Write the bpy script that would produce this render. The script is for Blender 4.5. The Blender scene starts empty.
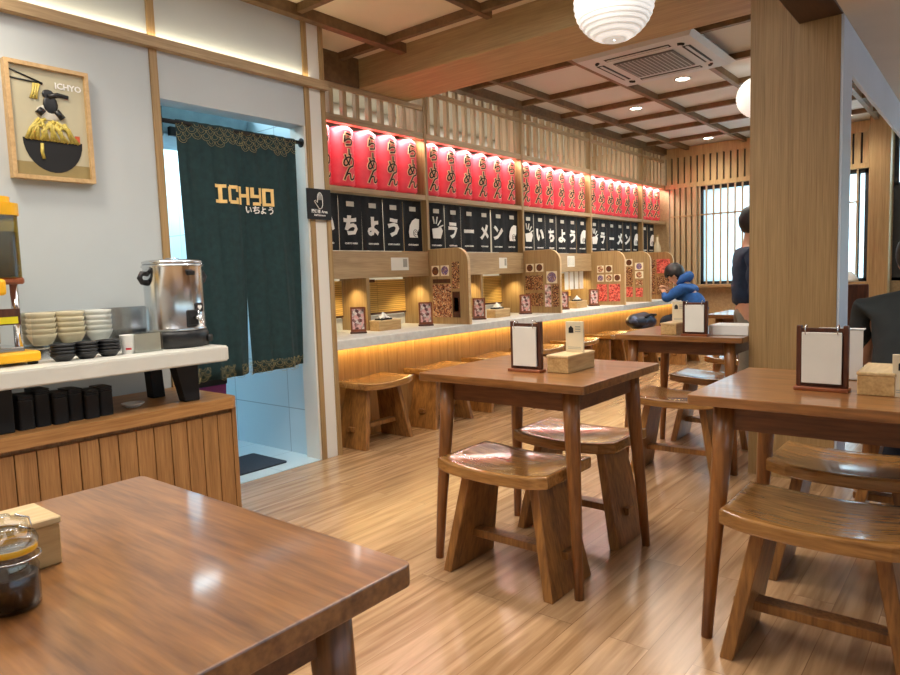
import bpy, bmesh, math, random
from mathutils import Vector, Matrix
random.seed(7)
PI = math.pi
S = bpy.context.scene
COL = S.collection

# ------------------------------------------------------------------ materials
def lin(c):
    return tuple(((v / 255) / 12.92 if v / 255 <= 0.04045 else ((v / 255 + 0.055) / 1.055) ** 2.4) for v in c) + (1,)

def new_mat(name):
    m = bpy.data.materials.new(name); m.use_nodes = True
    nt = m.node_tree; bs = nt.nodes['Principled BSDF']
    return m, nt, bs

def plain(name, c, rough=0.6, metal=0.0, noise=0.06, scale=14, emit=0, coat=0, spec=0.5, bump=0.0):
    m, nt, bs = new_mat(name)
    tc = nt.nodes.new('ShaderNodeTexCoord'); nz = nt.nodes.new('ShaderNodeTexNoise')
    nz.inputs['Scale'].default_value = scale; nz.inputs['Detail'].default_value = 4
    rp = nt.nodes.new('ShaderNodeValToRGB'); L = lin(c)
    rp.color_ramp.elements[0].color = tuple(v * (1 - noise * 2) for v in L[:3]) + (1,)
    rp.color_ramp.elements[1].color = tuple(min(1, v * (1 + noise * 2)) for v in L[:3]) + (1,)
    rp.color_ramp.elements[0].position = .3; rp.color_ramp.elements[1].position = .7
    nt.links.new(tc.outputs['Object'], nz.inputs['Vector']); nt.links.new(nz.outputs['Fac'], rp.inputs['Fac'])
    nt.links.new(rp.outputs['Color'], bs.inputs['Base Color'])
    bs.inputs['Roughness'].default_value = rough; bs.inputs['Metallic'].default_value = metal
    bs.inputs['Coat Weight'].default_value = coat; bs.inputs['Coat Roughness'].default_value = .12
    bs.inputs['Specular IOR Level'].default_value = spec
    if bump:
        bp = nt.nodes.new('ShaderNodeBump'); bp.inputs['Strength'].default_value = bump; bp.inputs['Distance'].default_value = .01
        nt.links.new(nz.outputs['Fac'], bp.inputs['Height']); nt.links.new(bp.outputs['Normal'], bs.inputs['Normal'])
    if emit:
        nt.links.new(rp.outputs['Color'], bs.inputs['Emission Color']); bs.inputs['Emission Strength'].default_value = emit
    return m

def wood(name, dark, light, grain=(1, 14, 14), rough=0.45, coat=0.0, scale=1.6, stripes=0.0, bump=.05, broad=.5, spec=.5):
    """grain: texture scale per object axis; the small number is the grain direction."""
    m, nt, bs = new_mat(name)
    N = nt.nodes.new; K = nt.links.new
    tc = N('ShaderNodeTexCoord'); oi = N('ShaderNodeObjectInfo')
    ad = N('ShaderNodeVectorMath'); ad.operation = 'ADD'
    mu = N('ShaderNodeMath'); mu.operation = 'MULTIPLY'; mu.inputs[1].default_value = 17.3
    K(oi.outputs['Random'], mu.inputs[0]); K(tc.outputs['Object'], ad.inputs[0]); K(mu.outputs[0], ad.inputs[1])
    mp = N('ShaderNodeMapping'); mp.inputs['Scale'].default_value = grain; K(ad.outputs[0], mp.inputs['Vector'])
    n1 = N('ShaderNodeTexNoise'); n1.inputs['Scale'].default_value = scale; n1.inputs['Detail'].default_value = 6; n1.inputs['Distortion'].default_value = .6
    n2 = N('ShaderNodeTexNoise'); n2.inputs['Scale'].default_value = scale * 5; n2.inputs['Detail'].default_value = 3
    K(mp.outputs[0], n1.inputs['Vector']); K(mp.outputs[0], n2.inputs['Vector'])
    mx = N('ShaderNodeMix'); mx.data_type = 'FLOAT'; mx.inputs['Factor'].default_value = broad
    K(n1.outputs['Fac'], mx.inputs['A']); K(n2.outputs['Fac'], mx.inputs['B'])
    rp = N('ShaderNodeValToRGB'); e = rp.color_ramp.elements
    e[0].position = .34; e[0].color = lin(dark); e[1].position = .66; e[1].color = lin(light)
    K(mx.outputs['Result'], rp.inputs['Fac'])
    K(rp.outputs['Color'], bs.inputs['Base Color'])
    bs.inputs['Roughness'].default_value = rough; bs.inputs['Coat Weight'].default_value = coat; bs.inputs['Coat Roughness'].default_value = .09
    bs.inputs['Specular IOR Level'].default_value = spec
    bp = N('ShaderNodeBump'); bp.inputs['Strength'].default_value = bump; bp.inputs['Distance'].default_value = .004
    K(mx.outputs['Result'], bp.inputs['Height']); K(bp.outputs['Normal'], bs.inputs['Normal'])
    return m

def brick(name, c1, c2, mortar, w, h, msize, axes='xy', rough=.4, grain=None, offset=.5, coat=0, bump=.1):
    m, nt, bs = new_mat(name); N = nt.nodes.new; K = nt.links.new
    tc = N('ShaderNodeTexCoord'); sp = N('ShaderNodeSeparateXYZ'); cb = N('ShaderNodeCombineXYZ')
    K(tc.outputs['Object'], sp.inputs[0])
    K(sp.outputs['XYZ'.index(axes[0].upper())], cb.inputs[0]); K(sp.outputs['XYZ'.index(axes[1].upper())], cb.inputs[1])
    b = N('ShaderNodeTexBrick'); b.offset = offset; b.inputs['Scale'].default_value = 1
    b.inputs['Brick Width'].default_value = w; b.inputs['Row Height'].default_value = h
    b.inputs['Mortar Size'].default_value = msize; b.inputs['Mortar Smooth'].default_value = .2; b.inputs['Bias'].default_value = 0
    b.inputs['Color1'].default_value = lin(c1); b.inputs['Color2'].default_value = lin(c2); b.inputs['Mortar'].default_value = lin(mortar)
    K(cb.outputs[0], b.inputs['Vector'])
    out = b.outputs['Color']
    if grain:
        mp = N('ShaderNodeMapping'); mp.inputs['Scale'].default_value = grain; K(cb.outputs[0], mp.inputs['Vector'])
        n = N('ShaderNodeTexNoise'); n.inputs['Scale'].default_value = 2.2; n.inputs['Detail'].default_value = 7; n.inputs['Distortion'].default_value = .5
        # shift grain per plank
        av = N('ShaderNodeVectorMath'); av.operation = 'ADD'
        sc = N('ShaderNodeVectorMath'); sc.operation = 'SCALE'; sc.inputs['Scale'].default_value = 40
        K(b.outputs['Color'], sc.inputs[0]); K(mp.outputs[0], av.inputs[0]); K(sc.outputs[0], av.inputs[1]); K(av.outputs[0], n.inputs['Vector'])
        rp = N('ShaderNodeValToRGB'); rp.color_ramp.elements[0].position = .32; rp.color_ramp.elements[1].position = .68
        rp.color_ramp.elements[0].color = (.62, .55, .48, 1); rp.color_ramp.elements[1].color = (1.2, 1.2, 1.2, 1)
        K(n.outputs['Fac'], rp.inputs['Fac'])
        mx = N('ShaderNodeMix'); mx.data_type = 'RGBA'; mx.blend_type = 'MULTIPLY'; mx.inputs['Factor'].default_value = 1
        K(b.outputs['Color'], mx.inputs['A']); K(rp.outputs['Color'], mx.inputs['B']); out = mx.outputs['Result']
    K(out, bs.inputs['Base Color'])
    bs.inputs['Roughness'].default_value = rough; bs.inputs['Coat Weight'].default_value = coat; bs.inputs['Coat Roughness'].default_value = .18
    bp = N('ShaderNodeBump'); bp.inputs['Strength'].default_value = bump; bp.inputs['Distance'].default_value = .002; bp.invert = True
    K(b.outputs['Fac'], bp.inputs['Height']); K(bp.outputs['Normal'], bs.inputs['Normal'])
    return m

def glass(name, tint=(1, 1, 1), gloss=.06, rough=.02):
    m, nt, bs = new_mat(name); N = nt.nodes.new; K = nt.links.new
    nt.nodes.remove(bs); out = nt.nodes['Material Output']
    t = N('ShaderNodeBsdfTransparent'); t.inputs['Color'].default_value = (*tint, 1)
    g = N('ShaderNodeBsdfGlossy'); g.inputs['Roughness'].default_value = rough
    lw = N('ShaderNodeLayerWeight'); lw.inputs['Blend'].default_value = .25
    ma = N('ShaderNodeMath'); ma.operation = 'MULTIPLY_ADD'; ma.inputs[1].default_value = .35; ma.inputs[2].default_value = gloss
    K(lw.outputs['Fresnel'], ma.inputs[0])
    mx = N('ShaderNodeMixShader'); K(ma.outputs[0], mx.inputs['Fac']); K(t.outputs[0], mx.inputs[1]); K(g.outputs[0], mx.inputs[2])
    K(mx.outputs[0], out.inputs['Surface'])
    return m

def emissive(name, c, strength):
    m, nt, bs = new_mat(name)
    bs.inputs['Base Color'].default_value = lin(c); bs.inputs['Emission Color'].default_value = lin(c); bs.inputs['Emission Strength'].default_value = strength
    return m

def photo_mat(name, cols, scale=60):
    """a busy printed food photograph: voronoi blobs through a palette"""
    m, nt, bs = new_mat(name); N = nt.nodes.new; K = nt.links.new
    tc = N('ShaderNodeTexCoord'); v = N('ShaderNodeTexVoronoi'); v.inputs['Scale'].default_value = scale
    n = N('ShaderNodeTexNoise'); n.inputs['Scale'].default_value = scale * .6; n.inputs['Detail'].default_value = 5
    K(tc.outputs['Object'], v.inputs['Vector']); K(tc.outputs['Object'], n.inputs['Vector'])
    sp = N('ShaderNodeSeparateColor'); K(v.outputs['Color'], sp.inputs[0])
    mx = N('ShaderNodeMix'); mx.data_type = 'FLOAT'; mx.inputs['Factor'].default_value = .5
    K(sp.outputs[0], mx.inputs['A']); K(n.outputs['Fac'], mx.inputs['B'])
    rp = N('ShaderNodeValToRGB'); e = rp.color_ramp.elements
    k = len(cols)
    e[0].position = .25; e[0].color = lin(cols[0]); e[1].position = .75; e[1].color = lin(cols[-1])
    for i in range(1, k - 1):
        x = e.new(.25 + .5 * i / (k - 1)); x.color = lin(cols[i])
    K(mx.outputs['Result'], rp.inputs['Fac']); K(rp.outputs['Color'], bs.inputs['Base Color'])
    bs.inputs['Roughness'].default_value = .35
    return m

MT = {}
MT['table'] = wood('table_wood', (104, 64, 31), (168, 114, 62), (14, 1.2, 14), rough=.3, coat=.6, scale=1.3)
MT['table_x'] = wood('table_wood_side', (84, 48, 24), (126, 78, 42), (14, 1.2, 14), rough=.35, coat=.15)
MT['leg'] = wood('leg_wood', (104, 62, 28), (158, 104, 54), (14, 14, 1.2), rough=.34, coat=.2)
MT['stool'] = wood('stool_wood', (120, 78, 36), (184, 134, 74), (12, 1.1, 12), rough=.22, coat=.8)
MT['stool_leg'] = wood('stool_leg_wood', (104, 66, 30), (172, 120, 62), (12, 12, 1.1), rough=.38, coat=.15)
MT['oak_v'] = wood('oak_upright', (140, 110, 68), (180, 148, 100), (26, 26, .5), rough=.5, scale=1.7, broad=.55)
MT['oak_h'] = wood('oak_level', (158, 130, 92), (192, 164, 124), (1, 20, 20), rough=.5, scale=1.5)
MT['oak_y'] = wood('oak_crosswise', (146, 112, 70), (184, 148, 100), (20, 1, 20), rough=.5, scale=1.5)
MT['slat'] = wood('slat_wood', (166, 138, 100), (200, 174, 134), (20, 20, 1), rough=.5)
MT['slat_dk'] = wood('slat_wood_tan', (174, 146, 100), (204, 176, 126), (20, 20, 1), rough=.5)
MT['cab'] = wood('cabinet_wood', (134, 92, 50), (178, 132, 80), (20, 20, .9), rough=.5, scale=1.8)
MT['cab_top'] = wood('cabinet_top_wood', (146, 100, 54), (186, 138, 84), (1, 18, 18), rough=.38)
MT['panel_led'] = wood('counter_panel_wood', (160, 114, 62), (194, 146, 88), (24, 24, .9), rough=.55)
MT['batten'] = wood('batten_wood', (98, 74, 46), (130, 102, 66), (4, 4, 4), rough=.55)
MT['beam'] = wood('beam_wood', (162, 136, 92), (190, 164, 116), (14, .8, 14), rough=.6, coat=.0)
MT['beam_dk'] = wood('beam_dark', (62, 40, 24), (84, 56, 34), (1, 14, 14), rough=.5)
MT['box'] = wood('pine_box', (176, 136, 82), (214, 178, 122), (1.4, 16, 16), rough=.5)
MT['box_top'] = wood('pine_lid', (198, 166, 116), (226, 198, 150), (1.4, 16, 16), rough=.5)
MT['dkwood'] = wood('dark_stained', (58, 28, 16), (96, 52, 32), (12, 12, 1.5), rough=.4)
MT['redwood'] = wood('reddish_base', (122, 60, 32), (160, 90, 52), (12, 1.4, 12), rough=.35, coat=.2)
MT['frame'] = wood('frame_wood', (186, 150, 100), (214, 180, 130), (10, 10, 10), rough=.5)
MT['wall'] = plain('wall_paint', (190, 196, 196), .7, noise=.015, scale=3)
MT['wallw'] = plain('wall_white', (226, 222, 212), .7, noise=.01, scale=3)
MT['kitchen'] = plain('kitchen_paint', (196, 190, 176), .6, noise=.03, scale=2)
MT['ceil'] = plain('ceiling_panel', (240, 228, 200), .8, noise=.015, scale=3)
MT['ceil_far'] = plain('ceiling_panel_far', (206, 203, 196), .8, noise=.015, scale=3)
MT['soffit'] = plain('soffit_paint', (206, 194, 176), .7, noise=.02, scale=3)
MT['beam_bluelit'] = plain('white_paint_bluelit', (206, 220, 236), .6, noise=.02, scale=2)  # white paint; the blue of the window light is mixed into the colour
MT['floor'] = brick('floor_planks', (190, 154, 115), (174, 138, 100), (142, 108, 76), 1.22, .128, .0012, 'xy', rough=.26, grain=(.9, 13, 1), coat=.4, bump=.12)
MT['tile'] = brick('white_tiles', (214, 234, 242), (206, 228, 238), (160, 180, 190), .6, .3, .003, 'yz', rough=.25, offset=0)
MT['tile_back'] = brick('white_tiles_back', (210, 230, 240), (204, 226, 236), (160, 180, 190), .6, .3, .003, 'xz', rough=.25, offset=0)
MT['tilefloor'] = brick('pale_floor_tiles', (196, 214, 220), (190, 208, 214), (150, 168, 176), .4, .4, .003, 'xy', rough=.3, offset=0)
MT['stone'] = plain('grey_stone', (214, 214, 208), .35, noise=.05, scale=22)
MT['white_top'] = plain('white_laminate', (214, 212, 202), .35, noise=.015)
MT['black'] = plain('black_plastic', (22, 22, 24), .4, noise=.1)
MT['blackmatte'] = plain('black_matte', (16, 16, 18), .7, noise=.1)
MT['steel'] = plain('steel', (214, 218, 222), .2, 1.0, noise=.02)
MT['chrome'] = plain('chrome', (220, 220, 222), .12, 1.0, noise=.01)
MT['white'] = plain('white_plastic', (232, 232, 228), .4, noise=.01)
MT['paper'] = plain('paper', (236, 234, 224), .8, noise=.012)
MT['cream'] = plain('cream_card', (232, 218, 186), .7, noise=.02)
MT['noren'] = plain('noren_black', (24, 26, 30), .85, noise=.15, scale=40)
MT['green'] = plain('noren_green', (21, 50, 52), .85, noise=.1, scale=30)
MT['gold'] = plain('gold_thread', (176, 158, 104), .6, noise=.1)
MT['letter'] = plain('letter_gold', (240, 204, 132), .7, noise=.04)
MT['wletter'] = plain('letter_white', (240, 238, 232), .7, noise=.01)
MT['lan_txt'] = plain('lantern_ink', (52, 24, 22), .7, noise=.05)
MT['lan_out'] = plain('lantern_outline', (252, 206, 160), .7, noise=.02)
MT['lantern_top'] = plain('lantern_rim', (40, 14, 14), .5)
MT['yellow'] = plain('yellow_plastic', (244, 182, 30), .3, noise=.03)
MT['mat'] = plain('door_mat', (44, 54, 66), .95, noise=.2, scale=120, bump=.4)
MT['magenta'] = plain('magenta_plastic', (130, 46, 110), .4)
MT['blindm'] = brick('bamboo_blind', (226, 186, 104), (206, 166, 88), (146, 110, 52), 3.0, .016, .002, 'xz', rough=.6, offset=0)
MT['ac'] = plain('ac_plastic', (196, 200, 204), .45, noise=.01)
MT['ac_grille'] = plain('ac_grille', (108, 106, 104), .6)
MT['dark'] = plain('dark_gap', (26, 24, 22), .7)
MT['glass'] = glass('window_glass', (.97, .99, 1))
def frosted():
    m, nt, bs = new_mat('frosted_pane'); N = nt.nodes.new; K = nt.links.new
    nt.nodes.remove(bs); out = nt.nodes['Material Output']
    t = N('ShaderNodeBsdfTransparent'); tr = N('ShaderNodeBsdfTranslucent'); tr.inputs['Color'].default_value = (.74, .92, .96, 1)
    mx = N('ShaderNodeMixShader'); mx.inputs['Fac'].default_value = .6
    K(t.outputs[0], mx.inputs[1]); K(tr.outputs[0], mx.inputs[2]); K(mx.outputs[0], out.inputs['Surface']); return m
MT['frost'] = frosted()
MT['jarglass'] = glass('jar_glass', (.93, .94, .93), .1, .04)
MT['acrylic'] = glass('clear_acrylic', (.93, .94, .92), .08, .1)
MT['amber'] = glass('amber_tank', (.62, .50, .14), .08, .05)
MT['juice'] = plain('juice', (96, 84, 22), .3)
MT['soy'] = plain('soy_sauce', (26, 8, 4), .15)
MT['bulb'] = emissive('lamp_glow', (255, 246, 228), 14)
MT['washi'] = emissive('washi_glow', (250, 246, 238), .42)
MT['wframe'] = plain('window_metal', (46, 48, 52), .4)
MT['skin'] = plain('skin', (206, 156, 124), .55, noise=.03)
MT['hair'] = plain('black_hair', (20, 17, 16), .5, noise=.2, scale=60)
MT['hoodie'] = plain('blue_fleece', (26, 78, 140), .85, noise=.08, scale=30)
MT['navy'] = plain('navy_fabric', (34, 52, 78), .85, noise=.1, scale=25)
MT['blacktee'] = plain('black_jersey', (25, 32, 33), .8, noise=.12, scale=18)
MT['jeans'] = plain('dark_jeans', (28, 32, 44), .85, noise=.1, scale=40)
MT['khaki'] = plain('khaki', (128, 122, 108), .85, noise=.06)
MT['shoe'] = plain('pale_shoe', (220, 220, 218), .6)
MT['redpic'] = photo_mat('red_menu_print', [(170, 40, 36), (226, 92, 80), (240, 130, 110), (120, 24, 24)], 70)
MT['food'] = photo_mat('ramen_print', [(60, 24, 14), (150, 70, 40), (222, 170, 120), (110, 44, 26), (236, 210, 170)], 95)
MT['fooddk'] = photo_mat('dark_menu_print', [(40, 20, 14), (80, 40, 24), (200, 150, 90), (60, 24, 16), (150, 60, 40), (226, 190, 140)], 130)
MT['bowlA'] = photo_mat('brown_bowl_print', [(50, 28, 18), (120, 66, 30), (80, 40, 22)], 120)
MT['bowlB'] = photo_mat('violet_bowl_print', [(60, 50, 130), (150, 110, 90), (90, 80, 150), (210, 180, 160)], 120)
MT['pinkpic'] = photo_mat('pink_menu_print', [(240, 210, 204), (236, 180, 172), (90, 40, 40), (250, 236, 226)], 45)

def lantern_mat():
    m, nt, bs = new_mat('red_paper_lantern'); N = nt.nodes.new; K = nt.links.new
    tc = N('ShaderNodeTexCoord'); n = N('ShaderNodeTexNoise'); n.inputs['Scale'].default_value = 30
    K(tc.outputs['Object'], n.inputs['Vector'])
    rp = N('ShaderNodeValToRGB'); e = rp.color_ramp.elements
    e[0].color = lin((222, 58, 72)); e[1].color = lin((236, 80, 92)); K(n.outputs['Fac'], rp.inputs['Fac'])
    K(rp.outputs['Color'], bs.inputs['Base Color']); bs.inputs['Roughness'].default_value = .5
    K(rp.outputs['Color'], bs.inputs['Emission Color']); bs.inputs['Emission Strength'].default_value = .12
    return m
MT['lantern'] = lantern_mat()
def washi_mat():
    m, nt, bs = new_mat('ribbed_white_paper'); N = nt.nodes.new; K = nt.links.new
    tc = N('ShaderNodeTexCoord'); w = N('ShaderNodeTexWave'); w.bands_direction = 'Z'; w.inputs['Scale'].default_value = 17; w.inputs['Distortion'].default_value = .4; w.inputs['Detail'].default_value = 1
    K(tc.outputs['Object'], w.inputs['Vector'])
    rp = N('ShaderNodeValToRGB'); e = rp.color_ramp.elements
    e[0].position = .0; e[0].color = lin((206, 202, 194)); e[1].position = .4; e[1].color = lin((252, 250, 244)); K(w.outputs['Fac'], rp.inputs['Fac'])
    K(rp.outputs['Color'], bs.inputs['Base Color']); K(rp.outputs['Color'], bs.inputs['Emission Color']); bs.inputs['Emission Strength'].default_value = .5
    bs.inputs['Roughness'].default_value = .8
    return m
MT['washi'] = washi_mat()

# ------------------------------------------------------------------ mesh helpers
class MB:
    def __init__(s): s.bm = bmesh.new()
    def box(s, a, b, bevel=0, M=None, seg=1):
        x0, y0, z0 = [min(a[i], b[i]) for i in range(3)]; x1, y1, z1 = [max(a[i], b[i]) for i in range(3)]
        v = [s.bm.verts.new(p) for p in ((x0, y0, z0), (x1, y0, z0), (x1, y1, z0), (x0, y1, z0), (x0, y0, z1), (x1, y0, z1), (x1, y1, z1), (x0, y1, z1))]
        f = [s.bm.faces.new([v[i] for i in q]) for q in ((3, 2, 1, 0), (4, 5, 6, 7), (0, 1, 5, 4), (1, 2, 6, 5), (2, 3, 7, 6), (3, 0, 4, 7))]
        if M is not None: bmesh.ops.transform(s.bm, matrix=M, verts=v)
        if bevel:
            ed = list({e for q in f for e in q.edges})
            bmesh.ops.bevel(s.bm, geom=ed, offset=bevel, segments=seg, affect='EDGES', profile=.5)
        return s
    def cone(s, p0, p1, r0, r1=None, n=12, caps=True):
        r1 = r0 if r1 is None else r1
        p0 = Vector(p0); p1 = Vector(p1); d = (p1 - p0).normalized()
        u = d.orthogonal().normalized(); w = d.cross(u)
        R = []
        for p, r in ((p0, r0), (p1, r1)):
            R.append([s.bm.verts.new(p + r * (math.cos(2 * PI * k / n) * u + math.sin(2 * PI * k / n) * w)) for k in range(n)])
        for k in range(n):
            s.bm.faces.new((R[0][k], R[0][(k + 1) % n], R[1][(k + 1) % n], R[1][k])).smooth = n > 6
        if caps:
            s.bm.faces.new(R[0][::-1]); s.bm.faces.new(R[1])
        return s
    def taper(s, p0, p1, hx0, hy0, hx1, hy1, bevel=0):
        """a square post running from p0 to p1 with half sizes at both ends"""
        V = []
        for p, hx, hy in ((p0, hx0, hy0), (p1, hx1, hy1)):
            V += [s.bm.verts.new((p[0] + sx * hx, p[1] + sy * hy, p[2])) for sx, sy in ((-1, -1), (1, -1), (1, 1), (-1, 1))]
        up = p1[2] > p0[2]
        qs = ((3, 2, 1, 0), (4, 5, 6, 7), (0, 1, 5, 4), (1, 2, 6, 5), (2, 3, 7, 6), (3, 0, 4, 7))
        f = [s.bm.faces.new([V[i] for i in (q if up else q[::-1])]) for q in qs]
        if bevel:
            bmesh.ops.bevel(s.bm, geom=list({e for q in f for e in q.edges}), offset=bevel, segments=2, affect='EDGES', profile=.5)
        return s
    def lathe(s, prof, c=(0, 0, 0), n=24, cap=True, smooth=True):
        rings = []
        for r, z in prof:
            rings.append([s.bm.verts.new((c[0] + r * math.cos(2 * PI * k / n), c[1] + r * math.sin(2 * PI * k / n), c[2] + z)) for k in range(n)])
        for i in range(len(rings) - 1):
            for k in range(n):
                s.bm.faces.new((rings[i][k], rings[i][(k + 1) % n], rings[i + 1][(k + 1) % n], rings[i + 1][k])).smooth = smooth
        if cap:
            s.bm.faces.new(rings[0][::-1]); s.bm.faces.new(rings[-1])
        return s
    def prism(s, pts, fn, d0, d1):
        """polygon pts (a,b) extruded from d0 to d1; fn(a,b,d)->xyz"""
        A = [s.bm.verts.new(fn(a, b, d0)) for a, b in pts]; B = [s.bm.verts.new(fn(a, b, d1)) for a, b in pts]
        n = len(pts)
        fs = [s.bm.faces.new(A[::-1]), s.bm.faces.new(B)]
        for k in range(n): fs.append(s.bm.faces.new((A[k], A[(k + 1) % n], B[(k + 1) % n], B[k])))
        bmesh.ops.recalc_face_normals(s.bm, faces=fs)
        return s
    def tube(s, pts, r, n=8):
        pts = [Vector(p) for p in pts]; rings = []
        u = None
        for i, p in enumerate(pts):
            d = (pts[min(i + 1, len(pts) - 1)] - pts[max(i - 1, 0)]).normalized()
            u = d.orthogonal().normalized() if u is None else (u - d * u.dot(d)).normalized()
            w = d.cross(u); rr = r[i] if isinstance(r, (list, tuple)) else r
            rings.append([s.bm.verts.new(p + rr * (math.cos(2 * PI * k / n) * u + math.sin(2 * PI * k / n) * w)) for k in range(n)])
        for i in range(len(rings) - 1):
            for k in range(n):
                s.bm.faces.new((rings[i][k], rings[i][(k + 1) % n], rings[i + 1][(k + 1) % n], rings[i + 1][k])).smooth = True
        s.bm.faces.new(rings[0][::-1]); s.bm.faces.new(rings[-1])
        return s
    def ball(s, c, rx, ry=None, rz=None, n=16, cut=None):
        ry = rx if ry is None else ry; rz = rx if rz is None else rz
        r = bmesh.ops.create_uvsphere(s.bm, u_segments=n, v_segments=max(6, n // 2), radius=1)
        for v in r['verts']: v.co = Vector((c[0] + v.co.x * rx, c[1] + v.co.y * ry, c[2] + v.co.z * rz))
        for f in {f for v in r['verts'] for f in v.link_faces}: f.smooth = True
        return s
    def grid(s, nx, ny, fn, smooth=True):
        V = [[s.bm.verts.new(fn(i / nx, j / ny)) for j in range(ny + 1)] for i in range(nx + 1)]
        for i in range(nx):
            for j in range(ny):
                s.bm.faces.new((V[i][j], V[i + 1][j], V[i + 1][j + 1], V[i][j + 1])).smooth = smooth
        return V
    def build(s, name, mat, parent=None, loc=None, rot=None):
        me = bpy.data.meshes.new(name); s.bm.normal_update(); s.bm.to_mesh(me); s.bm.free()
        return obj(name, me, mat, parent, loc, rot)

def obj(name, me, mat, parent=None, loc=None, rot=None):
    o = bpy.data.objects.new(name, me); COL.objects.link(o)
    if mat is not None: me.materials.append(MT[mat] if isinstance(mat, str) else mat)
    if parent is not None: o.parent = parent
    if loc is not None: o.location = loc
    if rot is not None: o.rotation_euler = rot
    return o

def tag(o, label, cat, group=None):
    o['label'] = label; o['category'] = cat
    if group: o['group'] = group
    return o

def thing(name, label, cat, loc=(0, 0, 0), rz=0, group=None):
    o = bpy.data.objects.new(name, None); COL.objects.link(o); o.empty_display_size = .05
    o.location = loc; o.rotation_euler = (0, 0, rz)
    return tag(o, label, cat, group)

def dup(root, label, loc, rz=None, group=None):
    def cp(o, par):
        c = o.copy(); COL.objects.link(c)
        if par is not None: c.parent = par
        for ch in list(o.children): cp(ch, c)
        return c
    r = cp(root, None); r.location = loc; r['label'] = label
    if rz is not None: r.rotation_euler = (0, 0, rz)
    if group: r['group'] = group
    return r

def struct(name, mb, mat, parent=None):
    """setting pieces: built in world coordinates, origin moved to the lowest middle point"""
    bm = mb.bm; xs = [v.co.copy() for v in bm.verts]
    o0 = Vector((0, 0, 0))
    o = mb.build(name, mat, parent)
    if parent is None: o['kind'] = 'structure'
    return o

_tn = [0]
def trim(mb, mat):
    _tn[0] += 1
    return struct('trim_%d' % _tn[0], mb, mat)

def text_mesh(txt, size, ext=.001, offset=0.0, align='CENTER', shear=0):
    c = bpy.data.curves.new('t', 'FONT'); c.body = txt; c.size = size; c.extrude = ext; c.offset = offset
    c.align_x = align; c.align_y = 'CENTER'; c.resolution_u = 2; c.shear = shear
    o = bpy.data.objects.new('t', c); COL.objects.link(o)
    dg = bpy.context.evaluated_depsgraph_get()
    me = bpy.data.meshes.new_from_object(o.evaluated_get(dg))
    bpy.data.objects.remove(o); bpy.data.curves.remove(c)
    me.materials.clear()
    return me

def text_on(name, txt, size, fn, mat, parent, ext=.001, offset=0.0, rot=0, cuts=0, sx=1.0, centre=True):
    """flat lettering whose vertices (a right, b up, d out) are mapped by fn"""
    me = text_mesh(txt, size, ext, offset)
    bm = bmesh.new(); bm.from_mesh(me); bpy.data.meshes.remove(me)
    if centre and bm.verts:
        a0 = min(v.co.x for v in bm.verts); a1 = max(v.co.x for v in bm.verts); b0 = min(v.co.y for v in bm.verts); b1 = max(v.co.y for v in bm.verts)
        for v in bm.verts: v.co.x -= (a0 + a1) / 2; v.co.y -= (b0 + b1) / 2
    if rot:
        bmesh.ops.rotate(bm, verts=bm.verts, matrix=Matrix.Rotation(rot, 3, 'Z'))
    for v in bm.verts: v.co.x *= sx
    if cuts:
        k = -.5
        while k < .5:
            bmesh.ops.bisect_plane(bm, geom=bm.verts[:] + bm.edges[:] + bm.faces[:], plane_co=(k, 0, 0), plane_no=(1, 0, 0)); k += cuts
    for v in bm.verts: v.co = Vector(fn(v.co.x, v.co.y, v.co.z))
    me2 = bpy.data.meshes.new(name); bm.to_mesh(me2); bm.free()
    return obj(name, me2, mat, parent)

def rrect(x0, y0, x1, y1, r, n=5, corners=(1, 1, 1, 1)):
    """rounded rectangle outline, corners: bl, br, tr, tl"""
    P = []
    for (cx, cy, a0, on, px, py) in ((x0 + r, y0 + r, PI, corners[0], x0, y0), (x1 - r, y0 + r, 1.5 * PI, corners[1], x1, y0), (x1 - r, y1 - r, 0, corners[2], x1, y1), (x0 + r, y1 - r, .5 * PI, corners[3], x0, y1)):
        if on and r > 0:
            for k in range(n + 1):
                a = a0 + .5 * PI * k / n; P.append((cx + r * math.cos(a), cy + r * math.sin(a)))
        else: P.append((px, py))
    return P
XY = lambda a, b, d: (a, b, d)
XZ = lambda a, b, d: (a, d, b)
YZ = lambda a, b, d: (d, a, b)
# ================================================================== SETTING
X0, X1, YL, YR, ZC, ZF = -1.8, 9.5, 3.27, -2.6, 2.73, 2.80
YC, YK = 3.68, 5.1             # face of the counter wall, back wall of the kitchen
struct('floor', MB().box((X0, YR, -.05), (X1, 4.05, 0)), 'floor')
# ceiling: near field, far field, lower field on the window side
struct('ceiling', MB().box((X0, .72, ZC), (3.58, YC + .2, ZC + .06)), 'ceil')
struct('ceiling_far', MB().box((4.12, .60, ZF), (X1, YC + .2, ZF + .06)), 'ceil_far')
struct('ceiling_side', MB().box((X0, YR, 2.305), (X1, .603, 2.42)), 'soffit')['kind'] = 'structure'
# left wall with the doorway
w = MB().box((X0, YL, 0), (1.79, YL + .13, ZC)).box((1.79, YL, 2.055), (2.71, YL + .13, ZC)).box((2.71, YL, 0), (2.87, YL + .13, ZC))
w.box((2.74, YL + .13, 0), (2.87, YC + .14, 2.86))
struct('wall_left', w, 'wall')
struct('wall_right', MB().box((X0, YR - .1, 0), (X1, YR, 1.0)).box((X0, YR - .1, 2.1), (X1, YR, 2.45)), 'wallw')
struct('wall_behind', MB().box((X0 - .1, YR, 0), (X0, 4.0, 2.9)), 'wallw')
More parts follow.
